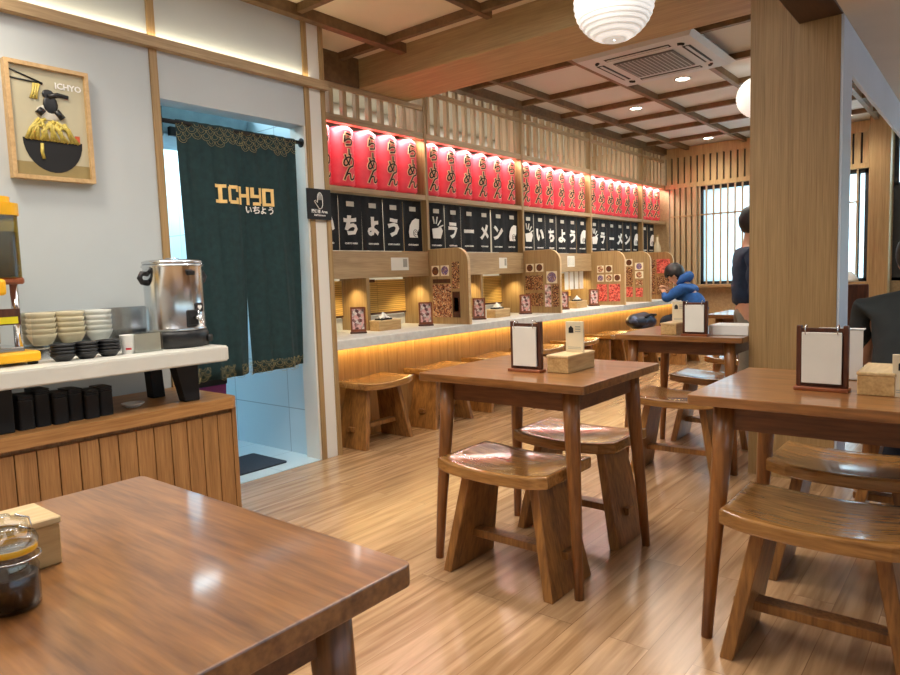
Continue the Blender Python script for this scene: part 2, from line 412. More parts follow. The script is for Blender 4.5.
# storefront glazing on the window side (out of frame, but it lights the room)
for i, (a, b) in enumerate(((-1.8, 1.0), (1.0, 3.8), (3.8, 6.6), (6.6, 9.5))):
    wn = bpy.data.objects.new('window_%d' % (i + 3), None); COL.objects.link(wn); wn['kind'] = 'structure'; wn.location = ((a + b) / 2, YR - .05, 1.0)
    c = (a + b) / 2
    MB().box((a - c, -.03, 0), (a - c + .06, .03, 1.1)).box((b - c - .06, -.03, 0), (b - c, .03, 1.1)).box((a - c, -.03, 0), (b - c, .03, .05)).box((a - c, -.03, 1.05), (b - c, .03, 1.1)).build('frame', 'wframe', wn)
    MB().box((a - c + .06, -.004, .05), (b - c - .06, .004, 1.05)).build('pane', 'glass', wn)
# counter wall shell / kitchen
struct('wall_counter', MB().box((2.87, YC + .5, 0), (X1 - .02, YC + .62, .80)), 'wallw')
struct('wall_kitchen', MB().box((2.87, YK, 0), (X1, YK + .08, 2.95)), 'kitchen')
struct('wall_kitchen_top', MB().box((2.74, YC + .2, 2.86), (X1, YK, 2.92)), 'kitchen')['kind'] = 'structure'
struct('floor_kitchen', MB().box((1.2, 4.05, -.05), (X1, YK, 0)), 'tilefloor')
# back-of-house corridor seen under the door curtain
struct('floor_corridor', MB().box((1.35, YL, 0), (2.74, YK, .004)), 'tilefloor')
struct('wall_corridor_right', MB().box((2.725, YL + .13, 0), (2.74, YK, 2.6)), 'tile')
struct('wall_corridor_back', MB().box((1.3, YK - .02, 0), (2.74, YK, 2.6)), 'tile_back')
struct('wall_corridor_left', MB().box((1.28, YL + .13, 0), (1.30, YK, 2.6)), 'tile')
struct('ceiling_corridor', MB().box((1.28, YL + .13, 2.45), (2.74, YK, 2.5)), 'kitchen')
# far wall with windows
def back(y0, y1, z0, z1, x=X1): return (x, y0, z0), (x + .1, y1, z1)
wb = MB().box(*back(1.30, YK, 0, .90)).box(*back(1.30, YK, 2.24, 2.95)).box(*back(3.64, YK, .9, 2.24)).box(*back(3.22, 3.58, .9, 2.24, X1 + .02))
wb.box(*back(YR, 1.30, 0, .90)).box(*back(YR, 1.30, 2.62, 2.95)).box(*back(1.21, 1.30, 2.24, 2.62)).box(*back(YR, -1.6, .9, 2.62)).box(*back(.97, 1.21, .9, 2.62))
struct('wall_far', wb, 'oak_h')
for nm, a, b, z0, z1 in (('window_1', 1.21, 3.22, .90, 2.24), ('window_2', -1.60, .97, .90, 2.62)):
    wn = bpy.data.objects.new(nm, None); COL.objects.link(wn); wn['kind'] = 'structure'; wn.location = (X1 + .04, (a + b) / 2, z0)
    h = (b - a) / 2; H = z1 - z0
    fr = MB().box((-.03, -h, 0), (.03, -h + .05, H)).box((-.03, h - .05, 0), (.03, h, H)).box((-.03, -h, 0), (.03, h, .04)).box((-.03, -h, H - .05), (.03, h, H))
    if nm == 'window_1': fr.box((-.03, -h + .10, 0), (.03, -h + .125, H))
    else: fr.box((-.03, -h, 1.1), (.03, h, 1.14)).box((-.03, h - .14, 0), (.03, h - .05, 1.1))
    fr.build('frame', 'wframe', wn)
    MB().box((-.004, -h + .05, .04), (.004, h - .05, H - .05)).build('pane', 'frost', wn)
# outdoors beyond the far windows: pavement, pale neighbouring building and a hedge
struct('ground_outside', MB().box((9.62, -14, -.12), (26, 20, -.06)), plain('pavement', (214, 218, 216), .8))
struct('ground_street', MB().box((-8, -20, -.12), (9.6, YR - .12, -.06)), plain('street', (190, 196, 200), .8))
hd = MB()
for k in range(60): hd.ball((14.2 + random.uniform(-.4, .4), -6 + k * .25, .5 + random.uniform(-.1, .35)), .75, n=8)
o = hd.build('hedge', plain('hedge_leaves', (120, 176, 168), .8, noise=.3, scale=5)); tag(o, 'blurred green hedge outside beyond the far slatted window', 'hedge')
bd = thing('building', 'pale building outside beyond the far window', 'building', (19, 3, -.06))
MB().box((0, -12, 0), (3, 12, 6)).build('wall', plain('pale_render', (214, 222, 226), .9), bd)
for k in range(5): MB().box((-.03, -10 + k * 4, 1.2), (.05, -8 + k * 4, 3)).build('window', plain('dim_pane%d' % k, (150, 176, 184), .3), bd)

# wood strips and trims on the left wall
trim(MB().box((1.752, YL - .012, 0), (1.79, YL, 2.285)), 'oak_v')
trim(MB().box((1.752, YL - .012, 2.335), (1.79, YL, ZC)), 'oak_v')
for x in (2.708, 2.834):
    trim(MB().box((x, YL - .012, 0), (x + .034, YL, 2.285)), 'oak_v')
    trim(MB().box((x, YL - .012, 2.335), (x + .034, YL, ZC)), 'oak_v')
trim(MB().box((2.742, YL - .004, .0), (2.834, YL, ZC)), 'wallw')
trim(MB().box((X0, YL - .045, 2.285), (2.87, YL, 2.335)), 'oak_h')
trim(MB().box((X0, YL - .06, 2.665), (3.58, YL, ZC)), 'batten')
trim(MB().box((2.695, YL, 0), (2.71, YL + .13, 2.055)), 'wallw')
# ceiling battens: near field
for y in (2.45, 1.70, .95):
    trim(MB().box((X0, y - .02, 2.675), (3.50, y + .02, ZC)), 'batten')
for x in (3.40, 2.66, 1.92, 1.18, .44):
    trim(MB().box((x - .02, .72, 2.682), (x + .02, YC, ZC)), 'batten')
# far field
for y in (3.36, 2.61, 1.87, 1.12):
    trim(MB().box((4.12, y - .022, 2.745), (X1, y + .022, ZF)), 'batten')
for x in (4.92, 5.74, 6.50, 7.24, 8.0, 8.76):
    trim(MB().box((x - .02, .78, 2.752), (x + .02, YC, ZF)), 'batten')
trim(MB().box((4.12, YC - .03, 2.72), (X1, YC + .06, ZF)), 'batten')
# big cross beam, dark lengthwise beam, white beam with blue window light in its colour
trim(MB().box((3.58, .62, 2.52), (4.12, YC + .14, ZF), .006), 'beam')
trim(MB().box((X0, .604, 2.305), (3.80, .80, ZC), .004), 'beam_dk')
trim(MB().box((4.05, .603, 2.075), (X1, .622, ZF), .002), 'beam_bluelit')
# pillar: wood clad, painted return on the window side
pl = bpy.data.objects.new('trim_90', None); COL.objects.link(pl); pl['kind'] = 'structure'; pl.location = (4.01, .815, 0)
pm = MB()
for k in range(6):
    a = -.20 + k * .41 / 6; pm.box((-.21, a, 0), (-.19, a + .41 / 6 - .0004, 2.8))
pm.box((-.19, -.2, 0), (.04, .21, 2.8)); pm.build('cladding', 'oak_v', pl)
MB().box((-.205, -.212, 0), (.04, -.2, 2.8)).build('painted_side', 'beam_bluelit', pl)
# post beside window 2
trim(MB().box((9.25, .98, 0), (9.46, 1.19, ZF), .004), 'oak_v')
# counter wall: posts, rails, shelves, soffits, fins
BAY = [2.87, 4.31, 5.765, 7.22, 8.69, 9.5]
for x in BAY[1:5]:
    trim(MB().box((x - .032, YC, .735), (x, YC + .30, ZF), .002), 'oak_v')
trim(MB().box((2.84, YC - .02, 0), (2.872, YC + .24, ZF), .002), 'oak_v')
for i in range(5):
    a, b = BAY[i] + .001, BAY[i + 1] - .033
    if i == 4: b = X1 - .01
    trim(MB().box((a, YC + .005, 2.245), (b, YC + .05, 2.298)), 'oak_h')      # rail over the lanterns
    trim(MB().box((a, YC + .005, 1.758), (b, YC + .32, 1.796)), 'oak_h')      # lantern shelf
    struct('wall_hatch_%d' % (i + 1), MB().box((a, YC, 1.133), (b, YC + .32, 1.332), .002), 'oak_h')       # header over the serving hatch
FIN = [3.59, 4.31, 5.04, 5.765, 6.49, 7.22, 7.95, 8.69]
for x in FIN:
    if x not in BAY: trim(MB().box((x - .032, YC + .004, .735), (x, YC + .30, 1.132)), 'oak_v')
for i in range(5):
    trim(MB().box((BAY[i] + .002, YC + .272, 1.797), (BAY[i + 1] - .034 if i < 4 else X1 - .01, YC + .29, 2.335)), 'dkwood')  # added dark board: darkness behind the lanterns, hides the bright kitchen
trim(MB().box((2.874, YC + .005, 2.52), (3.578, YC + .05, ZC)), 'batten')
# far wall slat bands and boards
trim(MB().box((X1 - .06, 1.20, 2.24), (X1 - .02, YC, 2.30)), 'slat_dk')
trim(MB().box((X1 - .06, 1.20, 2.66), (X1 - .02, YC, 2.79)), 'slat_dk')
fb = MB()
y = 1.215
while y < YC - .03:
    fb.box((X1 - .055, y, 2.30), (X1 - .03, y + .066, 2.66)); y += .088
struct('trim_91', fb, 'slat_dk')
trim(MB().box((X1 - .02, 1.20, 2.30), (X1 - .012, YC, 2.66)), 'dark')
# ------------------------------------------------------------------ lattices over the lanterns
ORD = ['first', 'second', 'third', 'fourth', 'fifth', 'sixth', 'seventh']
BN = ['nearest bay beside the doorway', 'second bay from the doorway', 'third bay from the doorway', 'fourth bay from the doorway', 'short last bay by the far window']
for i in range(5):
    a, b = BAY[i] + .003, BAY[i + 1] - .035
    if i == 4: b = X1 - .07
    top = 2.515 if i == 0 else 2.715
    t = thing('slat_lattice', 'upright wooden slat lattice above the lanterns in the ' + BN[i], 'lattice', ((a + b) / 2, YC + .05, 2.298), 0, 'slat lattices above the lanterns')
    c = (a + b) / 2; m = MB(); n = max(3, round((b - a) / .125))
    H = top - 2.298
    for k in range(n):
        x = a + (k + .5) * (b - a) / n - c
        m.box((x - .019, -.02, 0), (x + .019, .016, H))
    m.build('slats', 'slat', t)
    zb = H - .018 if i == 0 else .33
    MB().box((a - c, -.045, zb - .018), (b - c, -.02, zb + .018)).build('cross_rail', 'oak_h', t)
# slatted screens on the far window
t = thing('window_screen', 'row of thin upright wooden bars across the bright far window', 'screen', (X1 - .045, 2.27, .905), 0)
m = MB(); y = -.95
while y < .93:
    m.box((-.012, y, 0), (.012, y + .018, 1.335)); y += .0935
m.build('bars', 'slat', t); MB().box((-.02, -.96, .935), (-.012, .95, .955)).build('cross_rail', 'oak_y', t)
t = thing('window_screen', 'four broad pale wooden slats left of the bright far window', 'screen', (X1 - .045, 3.41, .905))
m = MB()
for k in range(5): m.box((-.012, -.17 + k * .078, 0), (.03, -.118 + k * .078, 1.335))
m.build('slats', 'slat', t); MB().box((-.02, -.18, .935), (-.012, .20, .955)).build('cross_rail', 'oak_y', t)

# ------------------------------------------------------------------ red lanterns
def lantern(label, loc, rz, group):
    t = thing('paper_lantern', label, 'lantern', loc, rz, group)
    R, H = .1125, .446; prof = []
    n = 13
    for k in range(n * 2 + 1):
        u = k / (n * 2); z = .012 + u * (H - .024)
        e = min(u, 1 - u); r = R * (1 - .13 * max(0, 1 - e / .05) ** 2) - (.0036 if k % 2 == 0 else 0)
        prof.append((r, z))
    MB().lathe(prof, n=28).build('shade', 'lantern', t)
    MB().lathe([(.084, 0), (.09, 0), (.09, .016), (.084, .016)], n=24).build('rim', 'lantern_top', t)
    MB().lathe([(.084, H - .016), (.09, H - .016), (.09, H), (.084, H)], n=24).build('rim', 'lantern_top', t)
    for nm, off, dr, mat in (('lettering_outline', .0072, .0015, 'lan_out'), ('lettering', .0012, .004, 'lan_txt')):
        bms = bmesh.new()
        zc = .345
        for ch, sz, dz, rot in (('ら', .115, .092, 0), ('ー', .07, .062, PI / 2), ('め', .12, .092, 0), ('ん', .115, .08, 0)):
            me = text_mesh(ch, sz, .0006, off)
            b2 = bmesh.new(); b2.from_mesh(me); bpy.data.meshes.remove(me)
            xs = [v.co.x for v in b2.verts]; ys = [v.co.y for v in b2.verts]
            for v in b2.verts: v.co.x -= (min(xs) + max(xs)) / 2; v.co.y -= (min(ys) + max(ys)) / 2
            if rot: bmesh.ops.rotate(b2, verts=b2.verts, matrix=Matrix.Rotation(rot, 3, 'Z'))
            if ch == 'ー':
                for v in b2.verts: v.co.y *= .8; v.co.x *= 1.3
            for k in range(-4, 5):
                bmesh.ops.bisect_plane(b2, geom=b2.verts[:] + b2.edges[:] + b2.faces[:], plane_co=(k * .014, 0, 0), plane_no=(1, 0, 0))
            for v in b2.verts:
                r = R + dr + v.co.z; an = -PI / 2 + v.co.x / R
                v.co = Vector((r * math.cos(an), r * math.sin(an), zc + v.co.y))
            zc -= dz
            tmp = bpy.data.meshes.new('x'); b2.to_mesh(tmp); b2.free(); bms.from_mesh(tmp); bpy.data.meshes.remove(tmp)
        me = bpy.data.meshes.new(nm); bms.to_mesh(me); bms.free(); obj(nm, me, mat, t)
    return t
first = None
for i in range(5):
    a, b = BAY[i], BAY[i + 1] - .035
    n = 6 if i < 4 else 3
    for k in range(n):
        x = a + .13 + k * (b - a - .245) / (n - 1)
        lab = 'red paper lantern, %s from left in the %s' % (ORD[k], ['bay nearest the doorway', 'second bay from the doorway', 'third bay from the doorway', 'fourth bay from the doorway', 'short last bay'][i])
        g = 'red paper lanterns on the shelf'
        if i == 4: x = a + .13 + k * .236
        rz = random.uniform(-.09, .09) + (.02, -.1, -.22, -.32, -.4)[i]
        if first is None: first = lantern(lab, (x, YC + .135, 1.796), rz, g)
        else: dup(first, lab, (x, YC + .135, 1.796), rz, g)

# ------------------------------------------------------------------ black hatch curtains
def bowl_icon(parent, cx, cz, y, s=1.0):
    P = [(-.055, -.075), (.045, -.075), (.035, -.045), (.06, .0), (.065, .075), (.02, .08), (-.02, .06), (-.05, .02), (-.062, -.03)]
    MB().prism([(cx + a * s, cz + b * s) for a, b in P], XZ, y, y - .002).build('bowl_emblem', 'wletter', parent)
    m = MB(); ring = []
    for k in range(26):
        an = k * .45; r = .006 + k * .0011; ring.append((cx + .018 * s + r * math.cos(an) * s, y - .003, cz - .036 * s + r * math.sin(an) * s))
    m.tube(ring, .0022, 5); m.build('swirl', 'noren', parent)
def burst_icon(parent, cx, cz, y):
    m = MB()
    m.prism([(cx - .06, cz - .075), (cx + .04, cz - .075), (cx + .07, cz - .01), (cx + .05, cz + .02), (cx - .07, cz + .005)], XZ, y, y - .002)
    for an in (.35, .8, 1.3, 1.8):
        p = Vector((cx - .03, 0, cz)); d = Vector((math.cos(an), 0, math.sin(an)))
        m.cone(p + d * .05 + Vector((0, y - .002, 0)), p + d * .11 + Vector((0, y - .002, 0)), .006, n=5)
    m.build('bowl_emblem', 'wletter', parent)
ROWS = [['*', 'い', 'ち', 'よ', 'う', '#'], ['*', 'ラ', 'ー', 'メ', 'ン', '#'], ['*', 'い', 'ち', 'よ', 'う', '#'], ['*', 'ラ', 'ー', 'メ', 'ン', '#'], [' ', '#']]
RD = ['いちよう', 'ラーメン', 'いちよう', 'ラーメン', 'bowl emblem']
for i in range(5):
    a, b = BAY[i] + .036, BAY[i + 1] - .034
    n = 6
    if i == 4: b = a + .46; n = 2
    t = thing('hatch_curtain', 'black split curtain reading %s over the hatch in the %s' % (RD[i], BN[i]) if i < 4 else 'short black split curtain with bowl emblem in the last bay by the far window', 'curtain', (a, YC + .06, 1.34), 0, 'black hatch curtains')
    pw = (b - a) / n
    MB().cone((0, .012, .405), (b - a, .012, .405), .008, n=8).build('rod', 'blackmatte', t)
    for k in range(n):
        x0, x1 = k * pw + .0015, (k + 1) * pw - .0015
        ph = random.uniform(0, 6)
        m = MB(); fy = lambda x, z, ph=ph: .006 * math.sin(x * 26 + ph) * (1 - .5 * z / .35) + .004 * math.sin(x * 60 + ph)
        m.grid(10, 4, lambda u, v: (x0 + u * (x1 - x0), fy(x0 + u * (x1 - x0), v * .41), v * .41))
        p = m.build('panel', 'noren', t)
        cx = (x0 + x1) / 2; ch = ROWS[i][k]
        yy = lambda x, z: fy(x, z) - .003
        if ch == '#': bowl_icon(p, cx, .185, -.016)
        elif ch == '*': burst_icon(p, cx, .185, -.016)
        elif ch != ' ':
            text_on('lettering', ch, .155, lambda A, B, D: (cx + A, yy(cx + A, .185 + B) - D - .002, .185 + B), 'wletter', p, .001, .008, cuts=.02)
        MB().box((cx - .045, -.0145, .322), (cx + .03, -.0125, .358)).build('pale_patch', 'kitchen', p)  # pale rectangle on the cloth for the lit kitchen seen through gaps
        text_on('caption', 'ICHIYO RAMEN', .017, lambda A, B, D: (cx + A, yy(cx + A, .05) - D - .002, .052 + B), 'wletter', p, .0005, .0008, cuts=.03)
# ------------------------------------------------------------------ serving counter
t = thing('service_counter', 'long grey stone-topped counter running along the hatch wall', 'counter', (6.18, 3.45, 0))
MB().box((-3.305, -.175, .672), (3.315, .62, .735), .004).build('worktop', 'stone', t)
MB().box((-3.305, .52, .735), (3.30, .55, .822)).build('upstand', 'stone', t)
pf = MB(); x = -3.30
while x < 3.24:
    pf.box((x, .06, .0), (x + .098, .085, .672)); x += .1
pf.build('front_panel', 'panel_led', t)
# bamboo blinds behind the hatches
n = 0
for i, x in enumerate([2.87] + FIN[:7]):
    a = x + .01; b = FIN[i] - .04
    if i == 0: lab = 'rolled-down bamboo blind in the serving hatch nearest the doorway'
    else: lab = 'rolled-down bamboo blind in the %s serving hatch from the doorway' % (ORD[i] if i < 7 else 'eighth')
    bl = thing('bamboo_blind', lab, 'blind', ((a + b) / 2, YC + .27, .845), 0, 'bamboo blinds behind the hatches')
    h = (b - a) / 2
    MB().box((-h, 0, 0), (h, .008, .27)).build('slat_sheet', 'blindm', bl)
    MB().cone((-h, .004, -.005), (h, .004, -.005), .01, n=8).build('bottom_bar', 'dkwood', bl)
    if i % 2 == 1:
        MB().box((-h, -.012, .25), (-h + .3, -.002, .275)).build('head_strip', 'dkwood', bl)
# small paper notices on the headers
for x, w, h, lab in ((2.955, .08, .10, 'narrow white notice on the wooden header next to the doorway post'), (3.93, .20, .10, 'wide white notice with small print on the first wooden header'),
                     (5.37, .13, .10, 'cream notice on the second wooden header'), (5.83, .10, .11, 'pale notice on the third wooden header beside its left post'), (6.70, .16, .12, 'white notice of printed columns on the third wooden header')):
    o = thing('paper_notice', lab, 'notice', (x, YC, 1.185), 0, 'paper notices on the headers')
    MB().box((-w / 2, -.002, 0), (w / 2, 0, h)).build('sheet', 'paper', o)
    m = MB()
    if 'columns' in lab:
        for k in range(5): m.box((-w / 2 + .016 + k * .028, -.003, .015), (-w / 2 + .022 + k * .028, -.002, h - .015))
    else: m.box((w * .18, -.003, h * .25), (w * .42, -.002, h * .9))
    m.build('print', plain('grey_print', (168, 168, 158), .8), o)
# hanging white strips in the fourth hatch
for k in range(4):
    MB2 = MB().box((-.045, 0, 0), (.045, .003, .2)); o = MB2.build('paper_strip', 'paper', None, (7.04 - .01 + (k - 3) * .115, YC + .05, .933))
    tag(o, 'white paper strip hanging in the hatch left of the third divider, %s from left' % ORD[k], 'paper strip', 'white strips hanging in the hatch')

# ------------------------------------------------------------------ menu dividers
def divider(x, lab, items, mat='oak_v', yo=3.272):
    t = thing('menu_divider', lab, 'divider', (x, YC, .735), 0, 'round-cornered dividers on the counter')
    D = YC - yo; Hh = .615
    P = rrect(-D, 0, -.001, Hh, .12, 8, (0, 0, 0, 1))
    MB().prism(P, YZ, -.028, -.002).build('panel', mat, t)
    # pale edge band
    Q = [p for p in P]
    eb = MB(); path = [p for p in P if p[0] < -.001]
    for i in range(len(P)):
        a, b = P[i], P[(i + 1) % len(P)]
        if (a[0] > -.01 and b[0] > -.01) or (a[1] < .001 and b[1] < .001): continue
        d = Vector((b[0] - a[0], b[1] - a[1])); nn = Vector((d.y, -d.x)).normalized() * .003
        eb.prism([(a[0], a[1]), (b[0], b[1]), (b[0] + nn.x, b[1] + nn.y), (a[0] + nn.x, a[1] + nn.y)], YZ, -.03, 0)
    eb.build('edge_band', 'box_top', t)
    for kind, s0, s1, v0, v1 in items:
        # s: 0 at wall .. 1 outer edge ; v: 0 bottom .. 1 top
        ya, yb = -s0 * D, -s1 * D; za, zb = v0 * Hh, v1 * Hh
        if kind[0] == 'o':
            c = MB().box((-.0295, ya, za), (-.028, yb, zb)).build('menu_picture', 'cream', t)
            r = min(abs(ya - yb), abs(zb - za)) * .43; cy, cz = (ya + yb) / 2, (za + zb) / 2
            MB().prism([(cy + r * math.cos(2 * PI * k / 18), cz + r * math.sin(2 * PI * k / 18)) for k in range(18)], YZ, -.0305, -.0295).build('bowl_image', {'a': 'bowlA', 'b': 'bowlB', 'f': 'food'}[kind[1]], c)
        else:
            MB().box((-.0295, ya, za), (-.028, yb, zb)).build('menu_picture', {'f': 'food', 'd': 'fooddk', 'r': 'redpic', 'k': 'dkwood', 'p': 'pinkpic'}[kind], t)
    return t
divider(4.31, 'nearest round-cornered menu divider with one large ramen photo', [('oa', .07, .27, .64, .78), ('ob', .31, .52, .64, .78), ('k', .09, .55, .545, .60), ('f', .08, .56, .09, .53), ('d', .60, .78, .47, .82), ('k', .59, .78, .09, .43), ('f', .63, .74, .17, .35)])
divider(5.765, 'second menu divider with two dark menu photos under two bowl pictures', [('oa', .06, .28, .66, .79), ('oa', .33, .55, .66, .79), ('d', .04, .53, .37, .60), ('d', .04, .53, .11, .32), ('ob', .63, .92, .47, .66), ('p', .58, .75, .10, .45), ('d', .78, .96, .10, .45)])
divider(7.22, 'third menu divider with two square red menu photos', [('of', .17, .37, .61, .74), ('oa', .43, .63, .61, .74), ('ob', .17, .37, .44, .57), ('of', .43, .63, .44, .57), ('oa', .68, .88, .44, .57), ('r', .15, .47, .07, .39), ('r', .52, .86, .07, .39)])
divider(7.95, 'fourth menu divider showing a grid of small food photos over a red one', [('oa', .22, .44, .72, .86), ('ob', .52, .78, .64, .78), ('of', .52, .78, .47, .61), ('d', .04, .44, .33, .69), ('r', .04, .44, .10, .30), ('f', .54, .76, .33, .43), ('r', .54, .76, .10, .28)])
divider(8.69, 'last menu divider with brown menu sheet behind the seated diner', [('d', .05, .42, .10, .85), ('r', .46, .9, .55, .85), ('d', .46, .9, .1, .5)], 'cab')

# ------------------------------------------------------------------ things standing on the counter
def menu_frame(lab, loc, rz):
    t = thing('tabletop_menu', lab, 'menu frame', loc, rz, 'small framed menus on the counter')
    MB().box((-.06, -.03, 0), (.06, .03, .012), .002).build('base', 'dkwood', t)
    MB().box((-.055, -.014, .012), (-.042, .014, .19)).box((.042, -.014, .012), (.055, .014, .19)).box((-.055, -.01, .178), (.055, .01, .19)).box((-.055, -.01, .012), (.055, .01, .03)).build('frame', 'redwood', t)
    MB().box((-.042, -.006, .03), (.042, .004, .178)).build('picture', 'pinkpic', t)
    return t
f0 = None
FL = ['nearest the doorway', 'just before the nearest divider', 'just after the nearest divider', 'just before the second divider', 'in the third bay', 'just before the third divider']
for k, x in enumerate((3.36, 4.08, 4.80, 5.56, 6.30, 7.00)):
    lab = 'small dark-framed pink menu stand on the stone counter, ' + FL[k]
    if f0 is None: f0 = menu_frame(lab, (x, 3.58, .735), -.75)
    else: dup(f0, lab, (x, 3.56, .735), -.75)
def counter_box(lab, loc):
    t = thing('napkin_box', lab, 'box', loc, 0, 'pale wooden boxes on the counter')
    MB().box((-.12, -.05, 0), (.12, .05, .068), .003).build('body', 'box', t)
    MB().box((-.122, -.052, .068), (.122, .052, .078), .003).build('lid', 'box_top', t)
    return t
def tray_tissue(lab, loc):
    t = thing('tissue_tray', lab, 'tray', loc, 0, 'tissue trays on the wooden boxes')
    MB().box((-.06, -.035, 0), (.06, .035, .012), .002).build('tray', 'blackmatte', t)
    m = MB(); m.grid(8, 6, lambda u, v: (-.045 + .09 * u, -.028 + .056 * v, .014 + .045 * math.exp(-((u - .5) ** 2 + (v - .5) ** 2) * 9) + .008 * math.sin(u * 19 + v * 13)))
    m.build('tissue', 'paper', t); return t
b0 = counter_box('pale wooden box on the stone counter in the nearest bay', (3.66, 3.60, .735)); t0 = tray_tissue('black tray with a white tissue on the box in the nearest bay', (3.64, 3.60, .813))
for x, w_ in ((5.10, 'second'), (6.62, 'third')):
    dup(b0, 'pale wooden box on the stone counter in the %s bay' % w_, (x, 3.56, .735)); dup(t0, 'black tray with a white tissue on the box in the %s bay' % w_, (x - .02, 3.56, .813))
# white sauce bottle silhouette on the header at the end
t = thing('sake_bottle', 'pale cream bottle with a narrow neck standing on the header in the last bay', 'bottle', (9.30, YC + .06, 1.332))
MB().lathe([(.03, 0), (.048, .01), (.05, .08), (.04, .13), (.018, .19), (.016, .25)], n=16).build('body', 'cream', t)
MB().lathe([(.018, .25), (.018, .275)], n=12).build('cap', 'gold', t)
# ------------------------------------------------------------------ tables
def make_table(lab, loc):
    t = thing('dining_table', lab, 'table', loc, 0, 'square wooden dining tables')
    hx, hy = .3225, .36
    m = MB(); P = rrect(-hx, -hy, hx, hy, .014, 4)
    m.prism(P, XY, .720, .75); bmesh.ops.bevel(m.bm, geom=[e for e in m.bm.edges if abs(e.verts[0].co.z - e.verts[1].co.z) < 1e-5], offset=.0025, segments=2, affect='EDGES', profile=.5)
    m.build('tabletop', 'table', t)
    a = MB(); ix, iy = .235, .272
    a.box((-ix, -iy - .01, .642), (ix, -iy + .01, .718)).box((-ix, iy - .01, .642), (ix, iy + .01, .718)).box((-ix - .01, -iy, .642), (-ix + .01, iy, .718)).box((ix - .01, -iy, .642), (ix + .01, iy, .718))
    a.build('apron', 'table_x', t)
    for sx in (-1, 1):
        for sy in (-1, 1):
            MB().tube([(sx * .285, sy * .312, 0), (sx * .272, sy * .298, .25), (sx * .252, sy * .279, .55), (sx * .246, sy * .272, .718)], [.0165, .021, .028, .031], 12).build('leg', 'leg', t)
    return t
T = make_table('square wooden dining table in the centre of the room with menu stand and box', (2.275, 1.396, 0))
dup(T, 'wooden dining table filling the bottom left corner with soy sauce jar', (.3025, .942, 0))
dup(T, 'wooden dining table at right in front of the pillar', (2.288, .345, 0))
dup(T, 'wooden dining table left of the pillar, behind the centre table', (4.005, 1.385, 0))
dup(T, 'farthest wooden dining table near the far window', (5.80, 1.45, 0))
dup(T, 'wooden dining table behind the pillar in front of the person in black', (4.07, .17, 0))

# ------------------------------------------------------------------ saddle stools
def make_stool(lab, loc, rz):
    t = thing('saddle_stool', lab, 'stool', loc, rz, 'saddle-seat wooden stools')
    L, W = .238, .172
    m = MB(); nx, ny = 10, 22
    def prof(u, v, top):
        y = (v * 2 - 1) * L; x = (u * 2 - 1)
        wr = 1 - .10 * max(0, abs(v * 2 - 1) - .75) / .25
        x = x * W * wr
        q = (y / L) ** 2
        if top: z = .430 + .017 * q - .010 * (1 - (x / W) ** 2) * (1 - q)
        else: z = .386 + .016 * q
        return x, y, z
    A = m.grid(nx, ny, lambda u, v: prof(u, v, True)); B = m.grid(nx, ny, lambda u, v: prof(u, v, False))
    for i in range(nx + 1):
        pass
    loopA = [A[i][0] for i in range(nx + 1)] + [A[nx][j] for j in range(1, ny + 1)] + [A[i][ny] for i in range(nx - 1, -1, -1)] + [A[0][j] for j in range(ny - 1, 0, -1)]
    loopB = [B[i][0] for i in range(nx + 1)] + [B[nx][j] for j in range(1, ny + 1)] + [B[i][ny] for i in range(nx - 1, -1, -1)] + [B[0][j] for j in range(ny - 1, 0, -1)]
    sf = []
    for k in range(len(loopA)):
        k2 = (k + 1) % len(loopA); sf.append(m.bm.faces.new((loopA[k], loopB[k], loopB[k2], loopA[k2])))
    bmesh.ops.recalc_face_normals(m.bm, faces=m.bm.faces)
    ed = [e for e in m.bm.edges if len(e.link_faces) == 2 and sum(f in set(sf) for f in e.link_faces) == 1]
    bmesh.ops.bevel(m.bm, geom=ed, offset=.007, segments=2, affect='EDGES', profile=.5)
    m.build('seat', 'stool', t)
    for s in (-1, 1):
        P = [(-.142, 0), (.142, 0), (.100, .392), (-.100, .392)]
        g = MB(); th = .019
        yb, yt = s * .222, s * .145
        v = []
        for d in (-th, th):
            v.append([g.bm.verts.new((x, (yb if z == 0 else yt) + d, z)) for x, z in P])
        fs = [g.bm.faces.new(v[0][::-1]), g.bm.faces.new(v[1])]
        for k in range(4): fs.append(g.bm.faces.new((v[0][k], v[0][(k + 1) % 4], v[1][(k + 1) % 4], v[1][k])))
        bmesh.ops.recalc_face_normals(g.bm, faces=fs)
        bmesh.ops.bevel(g.bm, geom=g.bm.edges[:], offset=.003, segments=1, affect='EDGES')
        g.build('leg', 'stool_leg', t)
    MB().box((-.028, -.235, .112), (.028, .235, .142), .003).build('stretcher', 'stool_leg', t)
    return t
G = 'saddle-seat wooden stools'
ST = make_stool('wooden saddle stool pushed under the near side of the centre table', (2.045, 1.378, 0), 0)
dup(ST, 'wooden saddle stool pushed under the far side of the centre table', (2.575, 1.388, 0), 0)
dup(ST, 'wooden saddle stool in front of the right table, nearest the camera', (2.05, .350, 0), 0)
dup(ST, 'wooden saddle stool under the far side of the right table', (2.65, .375, 0), 0)
dup(ST, 'wooden saddle stool pulled out before the table left of the pillar', (3.63, 1.335, 0), .04)
dup(ST, 'wooden saddle stool behind the table left of the pillar', (4.42, 1.40, 0), .03)
dup(ST, 'wooden stool the person in black sits on', (3.30, .22, 0), 0)
dup(ST, 'wooden saddle stool before the farthest table', (5.40, 1.50, 0), 0)
WS = [3.235, 3.945, 4.66, 5.39, 6.11, 6.85]
WL = ['beside the doorway post', 'second from the doorway post', 'third from the doorway post', 'fourth from the doorway post', 'fifth from the doorway post', 'sixth from the doorway post']
